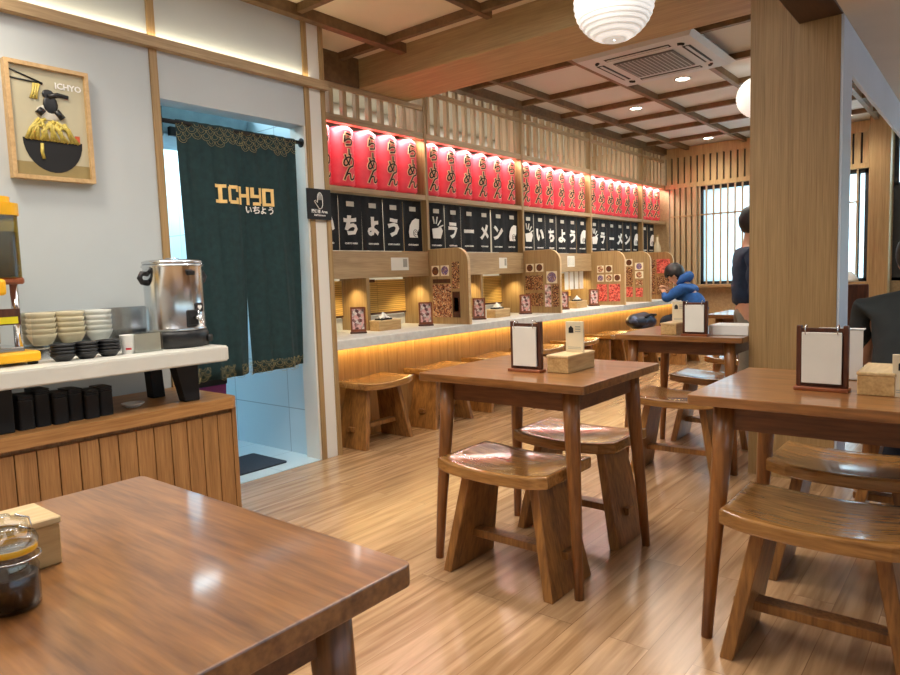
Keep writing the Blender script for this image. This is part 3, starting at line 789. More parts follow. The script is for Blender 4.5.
for k, x in enumerate(WS):
    dup(ST, 'wooden stool tucked under the stone counter, ' + WL[k], (x, 3.325, 0), PI / 2 + random.uniform(-.03, .03))
dup(ST, 'wooden stool under the counter carrying the dark bag', (7.42, 3.20, 0), PI / 2)
dup(ST, 'wooden stool the diner in the blue hoodie sits on', (8.02, 2.93, 0), PI / 2)

# ------------------------------------------------------------------ menu stands, boxes, cards
def make_stand(lab, loc, rz=0):
    t = thing('menu_stand', lab, 'menu stand', loc, rz, 'ring-bound menu stands on the tables')
    MB().box((-.026, -.072, 0), (.022, .072, .011), .002).build('base', 'redwood', t)
    f = MB()
    for s in (-1, 1): f.box((-.008, s * .061 - .007, .011), (.012, s * .061 + .007, .192), .002)
    f.box((-.006, -.056, .172), (.008, .056, .184)).box((-.004, -.056, .011), (.006, .056, .022))
    f.box((.008, -.055, .02), (.012, .055, .182)).build('frame', 'dkwood', t)
    MB().box((-.016, -.052, .022), (-.009, .052, .172), .001).build('page', 'paper', t)
    for s in (-1, 1):
        m = MB(); pts = [(-.006 + .016 * math.cos(a), s * .042, .178 + .016 * math.sin(a)) for a in [k * PI / 9 for k in range(0, 16)]]
        m.tube(pts, .0016, 6); m.build('ring', 'chrome', t)
    return t
M1 = make_stand('dark-framed blank menu stand on the centre table', (2.168, 1.388, .75))
dup(M1, 'dark-framed blank menu stand with rings on the right table', (2.212, .392, .75), 0)
dup(M1, 'dark-framed blank menu stand on the table left of the pillar', (3.735, 1.288, .75), 0)
def make_box(lab, loc, rz=0):
    t = thing('utensil_box', lab, 'box', loc, rz, 'lidded wooden boxes on the tables')
    MB().box((-.105, -.045, 0), (.105, .045, .056), .002).build('body', 'box', t)
    MB().box((-.107, -.047, .056), (.107, .047, .066), .002).build('lid', 'box_top', t)
    return t
B1 = make_box('lidded pale wooden box beside the menu stand on the centre table', (2.283, 1.26, .75))
dup(B1, 'lidded pale wooden box at the right edge on the right table', (2.285, .253, .75))
dup(B1, 'lidded pale wooden box on the table left of the pillar', (3.86, 1.447, .75))
dup(B1, 'lidded pale wooden box behind the soy sauce jar in the bottom left corner', (.247, 1.024, .75))
def make_card(lab, loc, rz=0):
    t = thing('notice_card', lab, 'card', loc, rz, 'white notice cards on the tables')
    MB().box((-.004, -.038, 0), (.004, .038, .118), .001).build('card', 'cream', t)
    m = MB(); m.prism([(.004, .074), (.024, .074), (.024, .092), (.014, .102), (.004, .092)], YZ, -.0042, -.0055); m.build('house_mark', 'blackmatte', t)
    m = MB()
    for k in range(3): m.box((-.0052, -.026, .096 - k * .009), (-.0042, -.004, .1 - k * .009))
    m.build('print', plain('faint_print', (170, 164, 148), .8), t)
    m = MB()
    for k in range(2): m.box((-.0052, -.028, .012 + k * .006), (-.0042, .028, .015 + k * .006))
    m.build('print', plain('faint_print2', (190, 184, 168), .8), t)
    return t
C1 = make_card('white notice card with a house mark standing on the centre table box', (2.300, 1.252, .816))
dup(C1, 'white notice card standing on the box of the table left of the pillar', (3.86, 1.425, .816), 0)
dup(C1, 'white notice card at the right edge beside the right table box', (2.19, .178, .75), .1)
t = thing('tent_sign', 'wide white tent sign half hidden behind the right table menu stand', 'sign', (2.45, .386, .75), 0)
MB().box((-.005, -.066, 0), (-.002, .066, .162)).box((-.005, -.066, .159), (.05, .066, .162)).box((-.005, -.066, 0), (.05, .066, .003)).build('sheet', 'white', t)
MB().box((.0, -.058, .012), (.003, .058, .15)).build('insert', 'paper', t)
# white carton on the middle table, towel pack on the right table
t = thing('tissue_carton', 'low white carton lying on the table left of the pillar', 'carton', (3.90, 1.135, .75))
MB().box((-.09, -.105, 0), (.09, .105, .055), .003).build('carton', 'white', t)
MB().box((-.02, -.06, .055), (.02, .06, .0565)).build('slot', 'paper', t)
t = thing('towel_pack', 'small crumpled white towel pack behind the box on the right table', 'towel pack', (2.54, .305, .75))
m = MB(); m.ball((0, 0, .022), .04, .028, .022, 14)
for v in m.bm.verts: v.co += Vector((0, 0, max(0, .006 * math.sin(v.co.x * 300) * (v.co.z > .02))))
m.build('wrapper', 'paper', t)

# ------------------------------------------------------------------ soy sauce jars
def make_jar(lab, loc, rz=0):
    t = thing('soy_jar', lab, 'jar', loc, rz, 'soy sauce jars in the foreground')
    MB().lathe([(.026, 0), (.031, .004), (.0315, .055), (.028, .064), (.027, .074), (.031, .078)], n=28).build('glass', 'jarglass', t)
    MB().lathe([(.024, .004), (.0285, .007), (.029, .046), (.0285, .0465)], n=24).build('sauce', 'soy', t)
    MB().lathe([(.0295, .0765), (.031, .078), (.031, .084), (.0285, .0855)], n=28, cap=False).build('rubber_seal', 'yellow', t)
    MB().lathe([(.032, .0855), (.033, .091), (.03, .099), (.014, .102), (.012, .108), (.001, .11)], n=28).build('lid', 'jarglass', t)
    m = MB()
    m.tube([(.034 * math.cos(a), .034 * math.sin(a), .07) for a in [k * 2 * PI / 24 for k in range(25)]], .0012, 6)
    m.tube([(.034, 0, .07), (.041, 0, .08), (.038, 0, .094), (.02, 0, .104)], .0014, 6).tube([(-.034, 0, .07), (-.039, 0, .085), (-.03, 0, .1)], .0014, 6)
    m.build('wire_clip', 'chrome', t)
    return t
J = make_jar('soy sauce jar with yellow seal and wire clip, nearest the camera', (.263, .886, .75), .6)
J2 = dup(J, 'second soy sauce jar just behind the front jar at left edge', (.273, .946, .75), .2)
J.scale = J2.scale = (.9, .9, .88)
# ------------------------------------------------------------------ cabinet and riser on the left
t = thing('sideboard_cabinet', 'low wooden slatted sideboard against the left wall', 'cabinet', (.6, 2.99, 0))
MB().box((-1.6, -.25, 0), (1.14, .272, .555)).build('carcass', 'cab', t)
m = MB(); x = -1.6; k = 0
while x < 1.07:
    w_ = .074; m.box((x, -.268, .01), (x + w_ - .004, -.25, .535), .0015); x += w_
m.build('slatted_front', 'cab', t)
MB().box((1.138, -.268, 0), (1.16, .272, .555)).build('end_panel', 'cab', t)
m = MB(); P = rrect(-1.6, -.285, 1.172, .272, .05, 6, (0, 1, 0, 0)); m.prism(P, XY, .555, .605); m.build('top', 'cab_top', t)
t = thing('riser_shelf', 'thick white laminate shelf raised on black legs above the sideboard', 'shelf', (.6, 2.93, .605))
m = MB(); m.prism(rrect(-1.6, -.25, 1.145, .30, .07, 7, (0, 1, 1, 0)), XY, .172, .237)
bmesh.ops.bevel(m.bm, geom=[e for e in m.bm.edges if abs(e.verts[0].co.z - e.verts[1].co.z) < 1e-5], offset=.006, segments=2, affect='EDGES')
m.build('shelf_board', 'white_top', t)
for x in (.245, .985):
    MB().taper((x, -.12, 0), (x - .02, -.12, .172), .035, .028, .055, .03, .004).build('leg', 'blackmatte', t)
    MB().taper((x - .03, .12, 0), (x - .04, .12, .172), .03, .03, .03, .03, .004).build('leg', 'blackmatte', t)
# water boiler
t = thing('water_boiler', 'stainless steel water boiler with black base on the white shelf', 'boiler', (1.617, 2.935, .842), -1.49)
MB().lathe([(.118, 0), (.134, .004), (.137, .06), (.130, .078)], n=40).build('base', 'black', t)
MB().lathe([(.131, .078), (.134, .082), (.128, .09), (.128, .36), (.134, .366), (.134, .374), (.127, .376)], n=48).build('body', 'steel', t)
MB().lathe([(.127, .376), (.131, .38), (.131, .39), (.11, .397), (.03, .402)], n=40).build('lid', 'steel', t)
MB().lathe([(.03, .402), (.028, .406), (.01, .408)], n=16).build('lid_knob', 'steel', t)
for s in (-1, 1):
    hnd = MB(); hnd.tube([(0, s * .126, .335), (0, s * .155, .338), (0, s * .165, .318), (0, s * .155, .30), (0, s * .128, .295)], [.012, .011, .012, .012, .014], 8)
    hnd.build('handle', 'black', t)
MB().box((.126, -.02, .325), (.137, .02, .345), .003).build('latch', 'black', t)
# tap at the front (local +x)
tp = MB(); tp.box((.122, -.03, .10), (.142, .03, .17), .004); tp.build('tap_plate', 'black', t)
tp = MB(); tp.cone((.14, 0, .135), (.18, 0, .135), .009, n=12).cone((.178, 0, .145), (.178, 0, .105), .009, .008, n=12).cone((.17, 0, .14), (.17, 0, .165), .004, n=8)
tp.build('tap', 'chrome', t)
MB().prism(rrect(.016, .158, .05, .20, .01, 4), YZ, .124, .134).build('level_gauge', 'blackmatte', t)
MB().prism([(.033, .166), (.044, .18), (.04, .19), (.033, .186), (.026, .19), (.022, .18)], YZ, .133, .1355).build('heart_mark', 'wletter', t)
kb = MB(); kb.cone((.10, .085, .035), (.118, .10, .035), .017, n=14); kb.build('dial', 'black', t)

# juice dispenser
t = thing('juice_dispenser', 'yellow juice dispenser with amber tank at the left edge', 'juice dispenser', (.905, 2.955, .842), 0)
MB().box((-.17, -.13, .012), (.10, .13, .052), .01, None, 2).build('base', 'yellow', t)
for sx in (-1, 1):
    for sy in (-1, 1):
        MB().cone((-.02 + sx * .1, sy * .09, 0), (-.02 + sx * .1, sy * .09, .014), .018, n=12).build('foot', 'black', t)
MB().box((-.15, -.11, .052), (.05, .10, .07), .003).build('drip_tray', 'steel', t)
MB().box((-.15, .06, .07), (.03, .12, .25), .01).build('spine', 'steel', t)
MB().cone((.052, -.05, .05), (.052, -.05, .31), .0145, n=16).build('column', 'chrome', t)
MB().prism(rrect(-.18, -.12, .075, .12, .05, 6), XY, .33, .56).build('tank', 'amber', t)
MB().prism(rrect(-.172, -.112, .067, .112, .046, 6), XY, .334, .50).build('juice', 'juice', t)
m = MB(); m.prism(rrect(-.185, -.125, .08, .125, .05, 6), XY, .56, .605); m.prism(rrect(-.165, -.105, .06, .105, .05, 6), XY, .605, .63); m.build('lid', 'yellow', t)
m = MB(); m.box((-.10, -.16, .265), (-.005, -.10, .325), .012, None, 2); m.cone((-.05, -.13, .265), (-.05, -.13, .225), .02, .012, n=12); m.build('tap', 'yellow', t)
MB().box((-.16, -.115, .305), (.07, .11, .33), .006).build('collar', 'redwood', t)
lb = MB().box((-.12, -.128, .155), (.04, -.118, .215), .002).build('label_plate', 'dkwood', t)
MB().box((-.10, -.131, .16), (.03, -.128, .185)).build('yellow_label', plain('label_yellow', (226, 210, 30), .5), lb)

# bowls, cups, trays on the riser
def bowl_stack(nm, lab, cat, loc, r, n, dz, mat, group):
    """each bowl of a stack is a thing"""
    out = None
    for k in range(n):
        l = lab % (['lowest', 'second lowest', 'middle', 'second highest', 'topmost'][k if n == 5 else [0, 2, 4][k] if n == 3 else [0, 1, 3, 4][k]])
        p = (loc[0], loc[1], loc[2] + k * dz)
        if out is None:
            out = thing(nm, l, cat, p, random.uniform(0, 6), group)
            MB().lathe([(r * .55, 0), (r * .62, .004), (r * .92, dz * 1.5), (r, dz * 2.2), (r * .95, dz * 2.2), (r * .86, dz * 1.5), (r * .5, .012)], n=24).build('bowl', mat, out)
        else: dup(out, l, p)
Z = .842
for k, (x, y, w_) in enumerate(((1.085, 2.84, 'left'), (1.175, 2.845, 'middle'), (1.265, 2.85, 'right'))):
    bowl_stack('sauce_bowl', 'small black bowl, %%s of the %s stack on the white shelf' % w_, 'bowl', (x, y, Z), .047, 4, .013, 'black', 'black sauce bowls on the white shelf')
for k, (x, w_) in enumerate(((1.10, 'left'), (1.215, 'middle'), (1.33, 'right'))):
    bowl_stack('paper_bowl', 'pale bowl, %%s of the %s stack at the back of the shelf' % w_, 'bowl', (x, 3.075, Z + .05), .056, 5, .022, 'cream' if k < 2 else 'white', 'pale bowls in the clear bin')
t = thing('clear_bin', 'long clear acrylic bin of pale bowls along the shelf back', 'bin', (1.24, 3.06, Z))
MB().box((-.21, -.075, .0), (.20, .075, .045), .003).build('tray', 'steel', t)
MB().box((-.205, -.072, .045), (.195, -.068, .19)).build('front_sheet', 'acrylic', t)
MB().box((-.205, .068, .045), (.35, .072, .19)).build('back_sheet', 'steel', t)
t = thing('paper_cup', 'small white cup with a red mark beside the boiler', 'cup', (1.345, 2.85, Z), 0)
MB().lathe([(.022, 0), (.024, .002), (.030, .078), (.031, .08), (.029, .08), (.022, .006)], n=24).build('cup', 'white', t)
MB().box((.0, -.0275, .018), (.022, -.0235, .026), 0, Matrix.Rotation(-.75, 4, 'Z')).build('red_mark', plain('red_ink', (190, 30, 40), .6), t)
t = thing('acrylic_stand', 'clear acrylic stand between the white cup and the boiler', 'stand', (1.42, 2.82, Z))
MB().box((-.062, -.003, 0), (.062, .001, .085)).box((-.062, -.003, 0), (.062, .075, .003)).box((-.062, -.003, .082), (.062, .05, .085)).build('sheet', 'acrylic', t)
MB().box((-.058, .006, .004), (.058, .008, .08)).build('insert', plain('dusty_insert', (186, 182, 172), .4), t)
# lower level: black trays standing in a row
first = None
for k in range(6):
    x = .925 + k * .059; h = (.13, .145, .12, .125, .11, .115)[k]
    lab = 'black condiment box standing under the white shelf, %s from the left' % ORD[k]
    t = thing('condiment_box', lab, 'box', (x, 2.84 + .01 * (k % 2), .605), random.uniform(-.03, .03), 'black boxes under the white shelf')
    MB().prism(rrect(-.0275, -.05, .0275, .05, .012, 4), XY, 0, h * .82).build('body', 'blackmatte', t)
    m = MB()
    for q in range(4): m.prism(rrect(-.0285, -.052, .0285, .052, .013, 4), XY, h * .82 + q * .005 * 1.3, h * .82 + q * .0065 + .004)
    m.build('stacked_rims', 'black', t)
t = thing('sauce_dish', 'small white dish on the sideboard under the shelf', 'dish', (1.365, 2.885, .605))
MB().lathe([(.024, 0), (.028, .003), (.046, .016), (.047, .02), (.044, .02), (.026, .007), (.002, .006)], n=28).build('dish', 'white', t)

# ------------------------------------------------------------------ framed poster
t = thing('framed_poster', 'wood-framed ramen bowl poster on the left wall', 'poster', (1.270, YL - .02, 1.60))
W2, H2 = .168, .492
m = MB(); f_ = .017
m.box((-W2, -.02, 0), (-W2 + f_, .02, H2)).box((W2 - f_, -.02, 0), (W2, .02, H2)).box((-W2 + f_, -.02, 0), (W2 - f_, .02, f_)).box((-W2 + f_, -.02, H2 - f_), (W2 - f_, .02, H2)).build('frame', 'frame', t)
p = MB().box((-W2 + f_, -.002, f_), (W2 - f_, .012, H2 - f_)).build('print', plain('poster_khaki', (190, 182, 152), .5, noise=.05, scale=4), t)
fl = -.003
MB().prism([(-.155, .02), (.155, .02), (.155, .075), (-.155, .075)], XZ, fl + .0008, fl).build('table_shade', plain('poster_ochre', (150, 132, 84), .5), p)
ART0 = set(bpy.data.objects)
MB().prism([(.09 * math.cos(a) * 1.02 + .005, .175 + .115 * math.sin(a)) for a in [PI + k * PI / 16 for k in range(17)]], XZ, fl, fl - .0012).build('bowl', 'blackmatte', p)
m = MB()
for k in range(16):
    a0 = (k / 15 - .5) * .17; m.tube([(a0 * .95 + .005, fl - .002, .17), (a0 * .7 + .012 * math.sin(k * 2), fl - .003, .21 + .01 * math.sin(k)), (a0 * .4 + .02 * math.cos(k), fl - .002, .235 + .012 * math.cos(k * 3))], .006, 5)
m.tube([(-.03, fl - .002, .16), (-.032, fl - .003, .13), (-.028, fl - .002, .105)], .006, 5)
m.build('noodles', plain('poster_yellow', (196, 176, 84), .5, noise=.12, scale=80), p)
m = MB(); m.ball((.0, fl - .001, .27), .042, .003, .028, 12); m.build('topping', plain('poster_white', (206, 200, 184), .5), p)
m = MB(); m.ball((.005, fl - .003, .30), .024, .003, .034, 10).ball((.0, fl - .003, .335), .02, .003, .017, 10)
m.tube([(.0, fl - .003, .325), (.03, fl - .003, .338), (.062, fl - .003, .335)], [.01, .008, .007], 6).tube([(-.02, fl - .003, .28), (-.035, fl - .003, .262)], .012, 6).tube([(.02, fl - .003, .28), (.04, fl - .003, .255)], .011, 6)
m.build('dark_figure', 'black', p)
MB().box((.075, fl - .002, .17), (.09, fl, .2)).build('red_garnish', plain('poster_red', (196, 84, 40), .5), p)
for o_ in set(bpy.data.objects) - ART0:
    for v in o_.data.vertices: v.co.x = .005 + (v.co.x - .005) * 1.32; v.co.z = .17 + (v.co.z - .17) * 1.22
m = MB(); m.tube([(-.155, fl - .001, .455), (-.02, fl - .001, .415)], .0035, 5).tube([(-.15, fl - .001, .418), (-.02, fl - .001, .413)], .0035, 5); m.build('chopsticks', 'black', p)
m = MB()
for k in range(4): m.tube([(-.055 + k * .007, fl - .001, .41), (-.06 + k * .006 + .006 * math.sin(k * 2), fl - .001, .375), (-.072 + k * .008, fl - .001, .345)], .005, 5)
m.build('lifted_noodles', plain('poster_yellow2', (206, 186, 96), .5), p)
text_on('lettering', 'ICHYO', .036, lambda A, B, D: (.085 + A, fl - D - .001, .415 + B), 'wletter', p, .0006, .001)

# ------------------------------------------------------------------ door curtain
t = thing('curtain_rod', 'black curtain rod across the top of the doorway', 'rod', (2.26, YL + .03, 1.957))
MB().cone((-.47, 0, 0), (.443, 0, 0), .0115, n=14).build('rod', 'blackmatte', t)
for s in (-.467, .443): MB().lathe([(.012, -.012), (.028, -.010), (.028, .010), (.012, .012)], n=16).build('end_flange', 'blackmatte', t, (s, 0, 0), (0, PI / 2, 0))
t = thing('door_curtain', 'long dark green door curtain with gold ICHYO lettering', 'curtain', (2.262, YL + .03, .60))
HZ = 1.372
def fold(x, z):
    k = 1 - z / HZ * .75
    return k * (.022 * math.sin(x * 17 + .6) + .012 * math.sin(x * 39 + 1.0 + z * .8)) + .005 * math.sin(x * 90 + z * 3) - .012
def drape(x, z):
    """nominal x -> slightly narrowed at the foot"""
    q = 1 - z / HZ
    return x - q * .02 * (x / .38) - .03 * q * max(0, 1 - abs(x) / .38) * 0
for nm, xa, xb in (('l', -.378, .012), ('r', -.006, .386)):
    p = MB(); p.grid(30, 24, lambda u, v: (drape(xa + u * (xb - xa), v * HZ) + (-.026 * u if nm == 'l' else .014 * (1 - u)) * max(0, .62 - v) / .62, fold(xa + u * (xb - xa), v * HZ) + (.0 if nm == 'l' else .005), v * HZ + (.012 * u if nm == 'l' else .0 + .02 * u) * (1 - v)))
    pp = p.build('panel', 'green', t)
    md = pp.modifiers.new('s', 'SOLIDIFY'); md.thickness = .002
    # gold wave pattern: overlapping scales near head and foot
    sc = .026
    for zb, rows, flip in ((HZ - .012, 4, 1), (.075, 3, 1)):
        m = MB()
        for r in range(rows):
            zc = zb - r * .026; off = (r % 2) * sc
            cx = xa + sc * .3 + off
            while cx < xb - sc * .3:
                skip = (r == rows - 1 and math.sin(cx * 30) < -.2)
                if not skip:
                    for rad in (.025, .014):
                        P = []
                        for k in range(9):
                            a = PI + PI * k / 8
                            x = min(max(cx + rad * math.cos(a), xa + .001), xb - .001); z = zc + rad * math.sin(a)
                            P.append((drape(x, z), fold(x, z) - .0035, z))
                        m.tube(P, .0008, 4)
                cx += sc * 2
        m.build('wave_pattern', 'gold', pp)
# lettering: drawn as blocky strokes
strokes = {'I': [(0, 0, .056, .018), (.018, 0, .038, .10), (0, .082, .056, .10)],
           'C': [(0, .010, .020, .090), (.008, .081, .062, .1), (.008, 0, .062, .019), (.046, .066, .062, .1), (.046, 0, .062, .034)],
           'H': [(0, 0, .019, .1), (.044, 0, .063, .1), (0, .041, .063, .060)],
           'Y': [(.0, .050, .019, .1), (.045, .014, .064, .1), (0, .042, .064, .060), (.012, 0, .056, .018)],
           'O': [(0, 0, .017, .1), (.046, 0, .063, .1), (0, 0, .063, .017), (0, .083, .063, .1)]}
m = MB(); X_ = -.187; zt = 1.615 - .60 - .055
for ch in 'ICHYO':
    for si, (a, b, c, d) in enumerate(strokes[ch]):
        n = 6
        P = [(X_ + (a + (c - a) * k / n) * 1.14) for k in range(n + 1)]
        for k in range(n):
            q = [m.bm.verts.new((drape(x, zt), fold(x, zt + z) - .0050 - si * .0002, zt + z)) for x, z in ((P[k], b), (P[k + 1], b), (P[k + 1], d), (P[k], d))]
            m.bm.faces.new(q)
    X_ += {'I': .074, 'C': .079, 'H': .081, 'Y': .080, 'O': .08}[ch]
m.build('lettering', 'letter', t)
text_on('small_lettering', 'いちよう', .048, lambda A, B, D: (.10 + A, fold(.10 + A, .93) - .0045 - D, 1.535 - .60 + B), 'wletter', t, .0006, .0012, cuts=.02, sx=1.0)
# things in the passage behind the curtain
t = thing('plastic_crate', 'magenta plastic bin behind the green curtain', 'bin', (2.12, 3.72, .004))
MB().taper((0, 0, 0), (0, 0, .52), .13, .11, .15, .13, .006).build('bin', 'magenta', t)
MB().box((-.155, -.135, .52), (.155, .135, .56), .006).build('lid', 'blackmatte', t)
t = thing('door_mat', 'dark blue-grey door mat lying in the doorway', 'mat', (2.32, 3.60, .004))
MB().prism(rrect(-.42, -.20, .22, .16, .015, 3), XY, 0, .009).build('mat', 'mat', t)
t = thing('wall_cabinet', 'dark-trimmed steel cabinet high in the passage left of the curtain', 'cabinet', (1.62, 4.5, 1.35))
MB().box((-.28, -.2, 0), (.42, .2, .9), .004).build('body', plain('pale_cyan', (206, 226, 232), .4), t)
MB().box((-.285, -.205, .22), (.425, .205, .26)).build('dark_band', 'blackmatte', t)
MB().box((-.2, -.204, .3), (.3, -.2, .42)).build('grille', 'ac_grille', t)
t = thing('ceiling_duct', 'teal duct under the passage ceiling above the curtain rod', 'duct', (2.05, 4.05, 1.99))
MB().box((-.45, -.25, 0), (.05, .25, .25), .01).build('duct', plain('teal_duct', (48, 92, 94), .5), t)
MB().box((.05, -.20, .03), (.66, .25, .25), .01).build('grey_duct', plain('grey_duct', (126, 150, 158), .5), t)
MB().box((.1, -.23, .02), (.26, -.20, .07)).build('vent', 'blackmatte', t)

# ------------------------------------------------------------------ hand sign by the doorway
t = thing('door_sign', 'black square sign with a raised white hand beside the doorway', 'sign', (2.767, YL - .022, 1.497))
MB().prism(rrect(-.094, 0, .094, .186, .006, 3), XZ, .004, -.002).build('plate', 'black', t)
MB().cone((0, .003, .09), (0, .016, .09), .02, n=10).build('spacer', 'chrome', t)
hand = [(-.004, .066), (-.018, .084), (-.034, .104), (-.038, .112), (-.030, .116), (-.014, .102), (-.012, .14), (-.008, .152), (-.002, .16), (.006, .164), (.014, .16), (.024, .146), (.026, .12), (.026, .09), (.018, .072), (.008, .066)]
m = MB()
pp_ = [Vector((a, -.0035, b)) for a, b in hand] + [Vector((hand[0][0], -.0035, hand[0][1]))]
m.tube(pp_, .0024, 6)
for x0, z0, z1 in ((-.003, .118, .154), (.006, .12, .16), (.015, .118, .155)): m.tube([(x0, -.0035, z0), (x0, -.0035, z1)], .0018, 5)
m.build('hand_outline', 'wletter', t)
text_on('lettering', '関係者 Area', .024, lambda A, B, D: (A, -.003 - D, .050 + B), 'wletter', t, .0004, .0006)
text_on('small_lettering', 'Staff Entrance', .016, lambda A, B, D: (A, -.003 - D, .027 + B), 'wletter', t, .0004, .0004)
# ------------------------------------------------------------------ people
def skin_mesh(V, E, root=0, sub=2):
    """V: list of (xyz, radius or (rx, ry)); grown with a Skin modifier and evaluated to a mesh"""
    me = bpy.data.meshes.new('sk'); me.from_pydata([v[0] for v in V], E, []); me.update()
    o = bpy.data.objects.new('sk', me); COL.objects.link(o)
    md = o.modifiers.new('skin', 'SKIN'); md.use_smooth_shade = True; md.branch_smoothing = .3
    for i, sv in enumerate(me.skin_vertices[0].data):
        r = V[i][1]; sv.radius = (r, r) if not isinstance(r, tuple) else r; sv.use_root = (i == root)
    ss = o.modifiers.new('ss', 'SUBSURF'); ss.levels = sub; ss.render_levels = sub
    dg = bpy.context.evaluated_depsgraph_get(); dg.update()
    out = bpy.data.meshes.new_from_object(o.evaluated_get(dg))
    bpy.data.objects.remove(o); bpy.data.meshes.remove(me)
    out.materials.clear()
    return out

def join_meshes(ms):
    bm = bmesh.new()
    for m in ms:
        bm.from_mesh(m); bpy.data.meshes.remove(m)
    for f in bm.faces: f.smooth = True
    me = bpy.data.meshes.new('j'); bm.to_mesh(me); bm.free(); return me

def lerp(a, b, t): return tuple(a[i] + (b[i] - a[i]) * t for i in range(3))

def hand_chains(wr, dirv, palmn, side):
    """five separate bent fingers; wr wrist, dirv finger direction, palmn palm normal, side +1 thumb on the cross side"""
    d = Vector(dirv).normalized(); nrm = Vector(palmn); nrm = (nrm - d * nrm.dot(d)).normalized(); c = d.cross(nrm) * side
    w = Vector(wr); out = []
    pal = [((w), (.024, .018)), ((w + d * .045), (.032, .014)), ((w + d * .085), (.034, .012))]
    out.append(skin_mesh([(tuple(p), r) for p, r in pal], [(0, 1), (1, 2)], 0, 1))
    for k, ln in enumerate((.068, .078, .073, .058)):
        b = w + d * .082 + c * (.026 - k * .0175)
        p1 = b + d * ln * .5 + nrm * .008; p2 = p1 + d * ln * .3 + nrm * ln * .28; p3 = p2 + d * ln * .08 + nrm * ln * .28
        out.append(skin_mesh([(tuple(b - d * .02), .009), (tuple(p1), .009), (tuple(p2), .008), (tuple(p3), .0065)], [(0, 1), (1, 2), (2, 3)], 0, 1))
    b = w + d * .03 + c * .022
    out.append(skin_mesh([(tuple(b), .012), (tuple(b + d * .03 + c * .026 + nrm * .01), .0105), (tuple(b + d * .058 + c * .032 + nrm * .024), .008)], [(0, 1), (1, 2)], 0, 1))
    return out

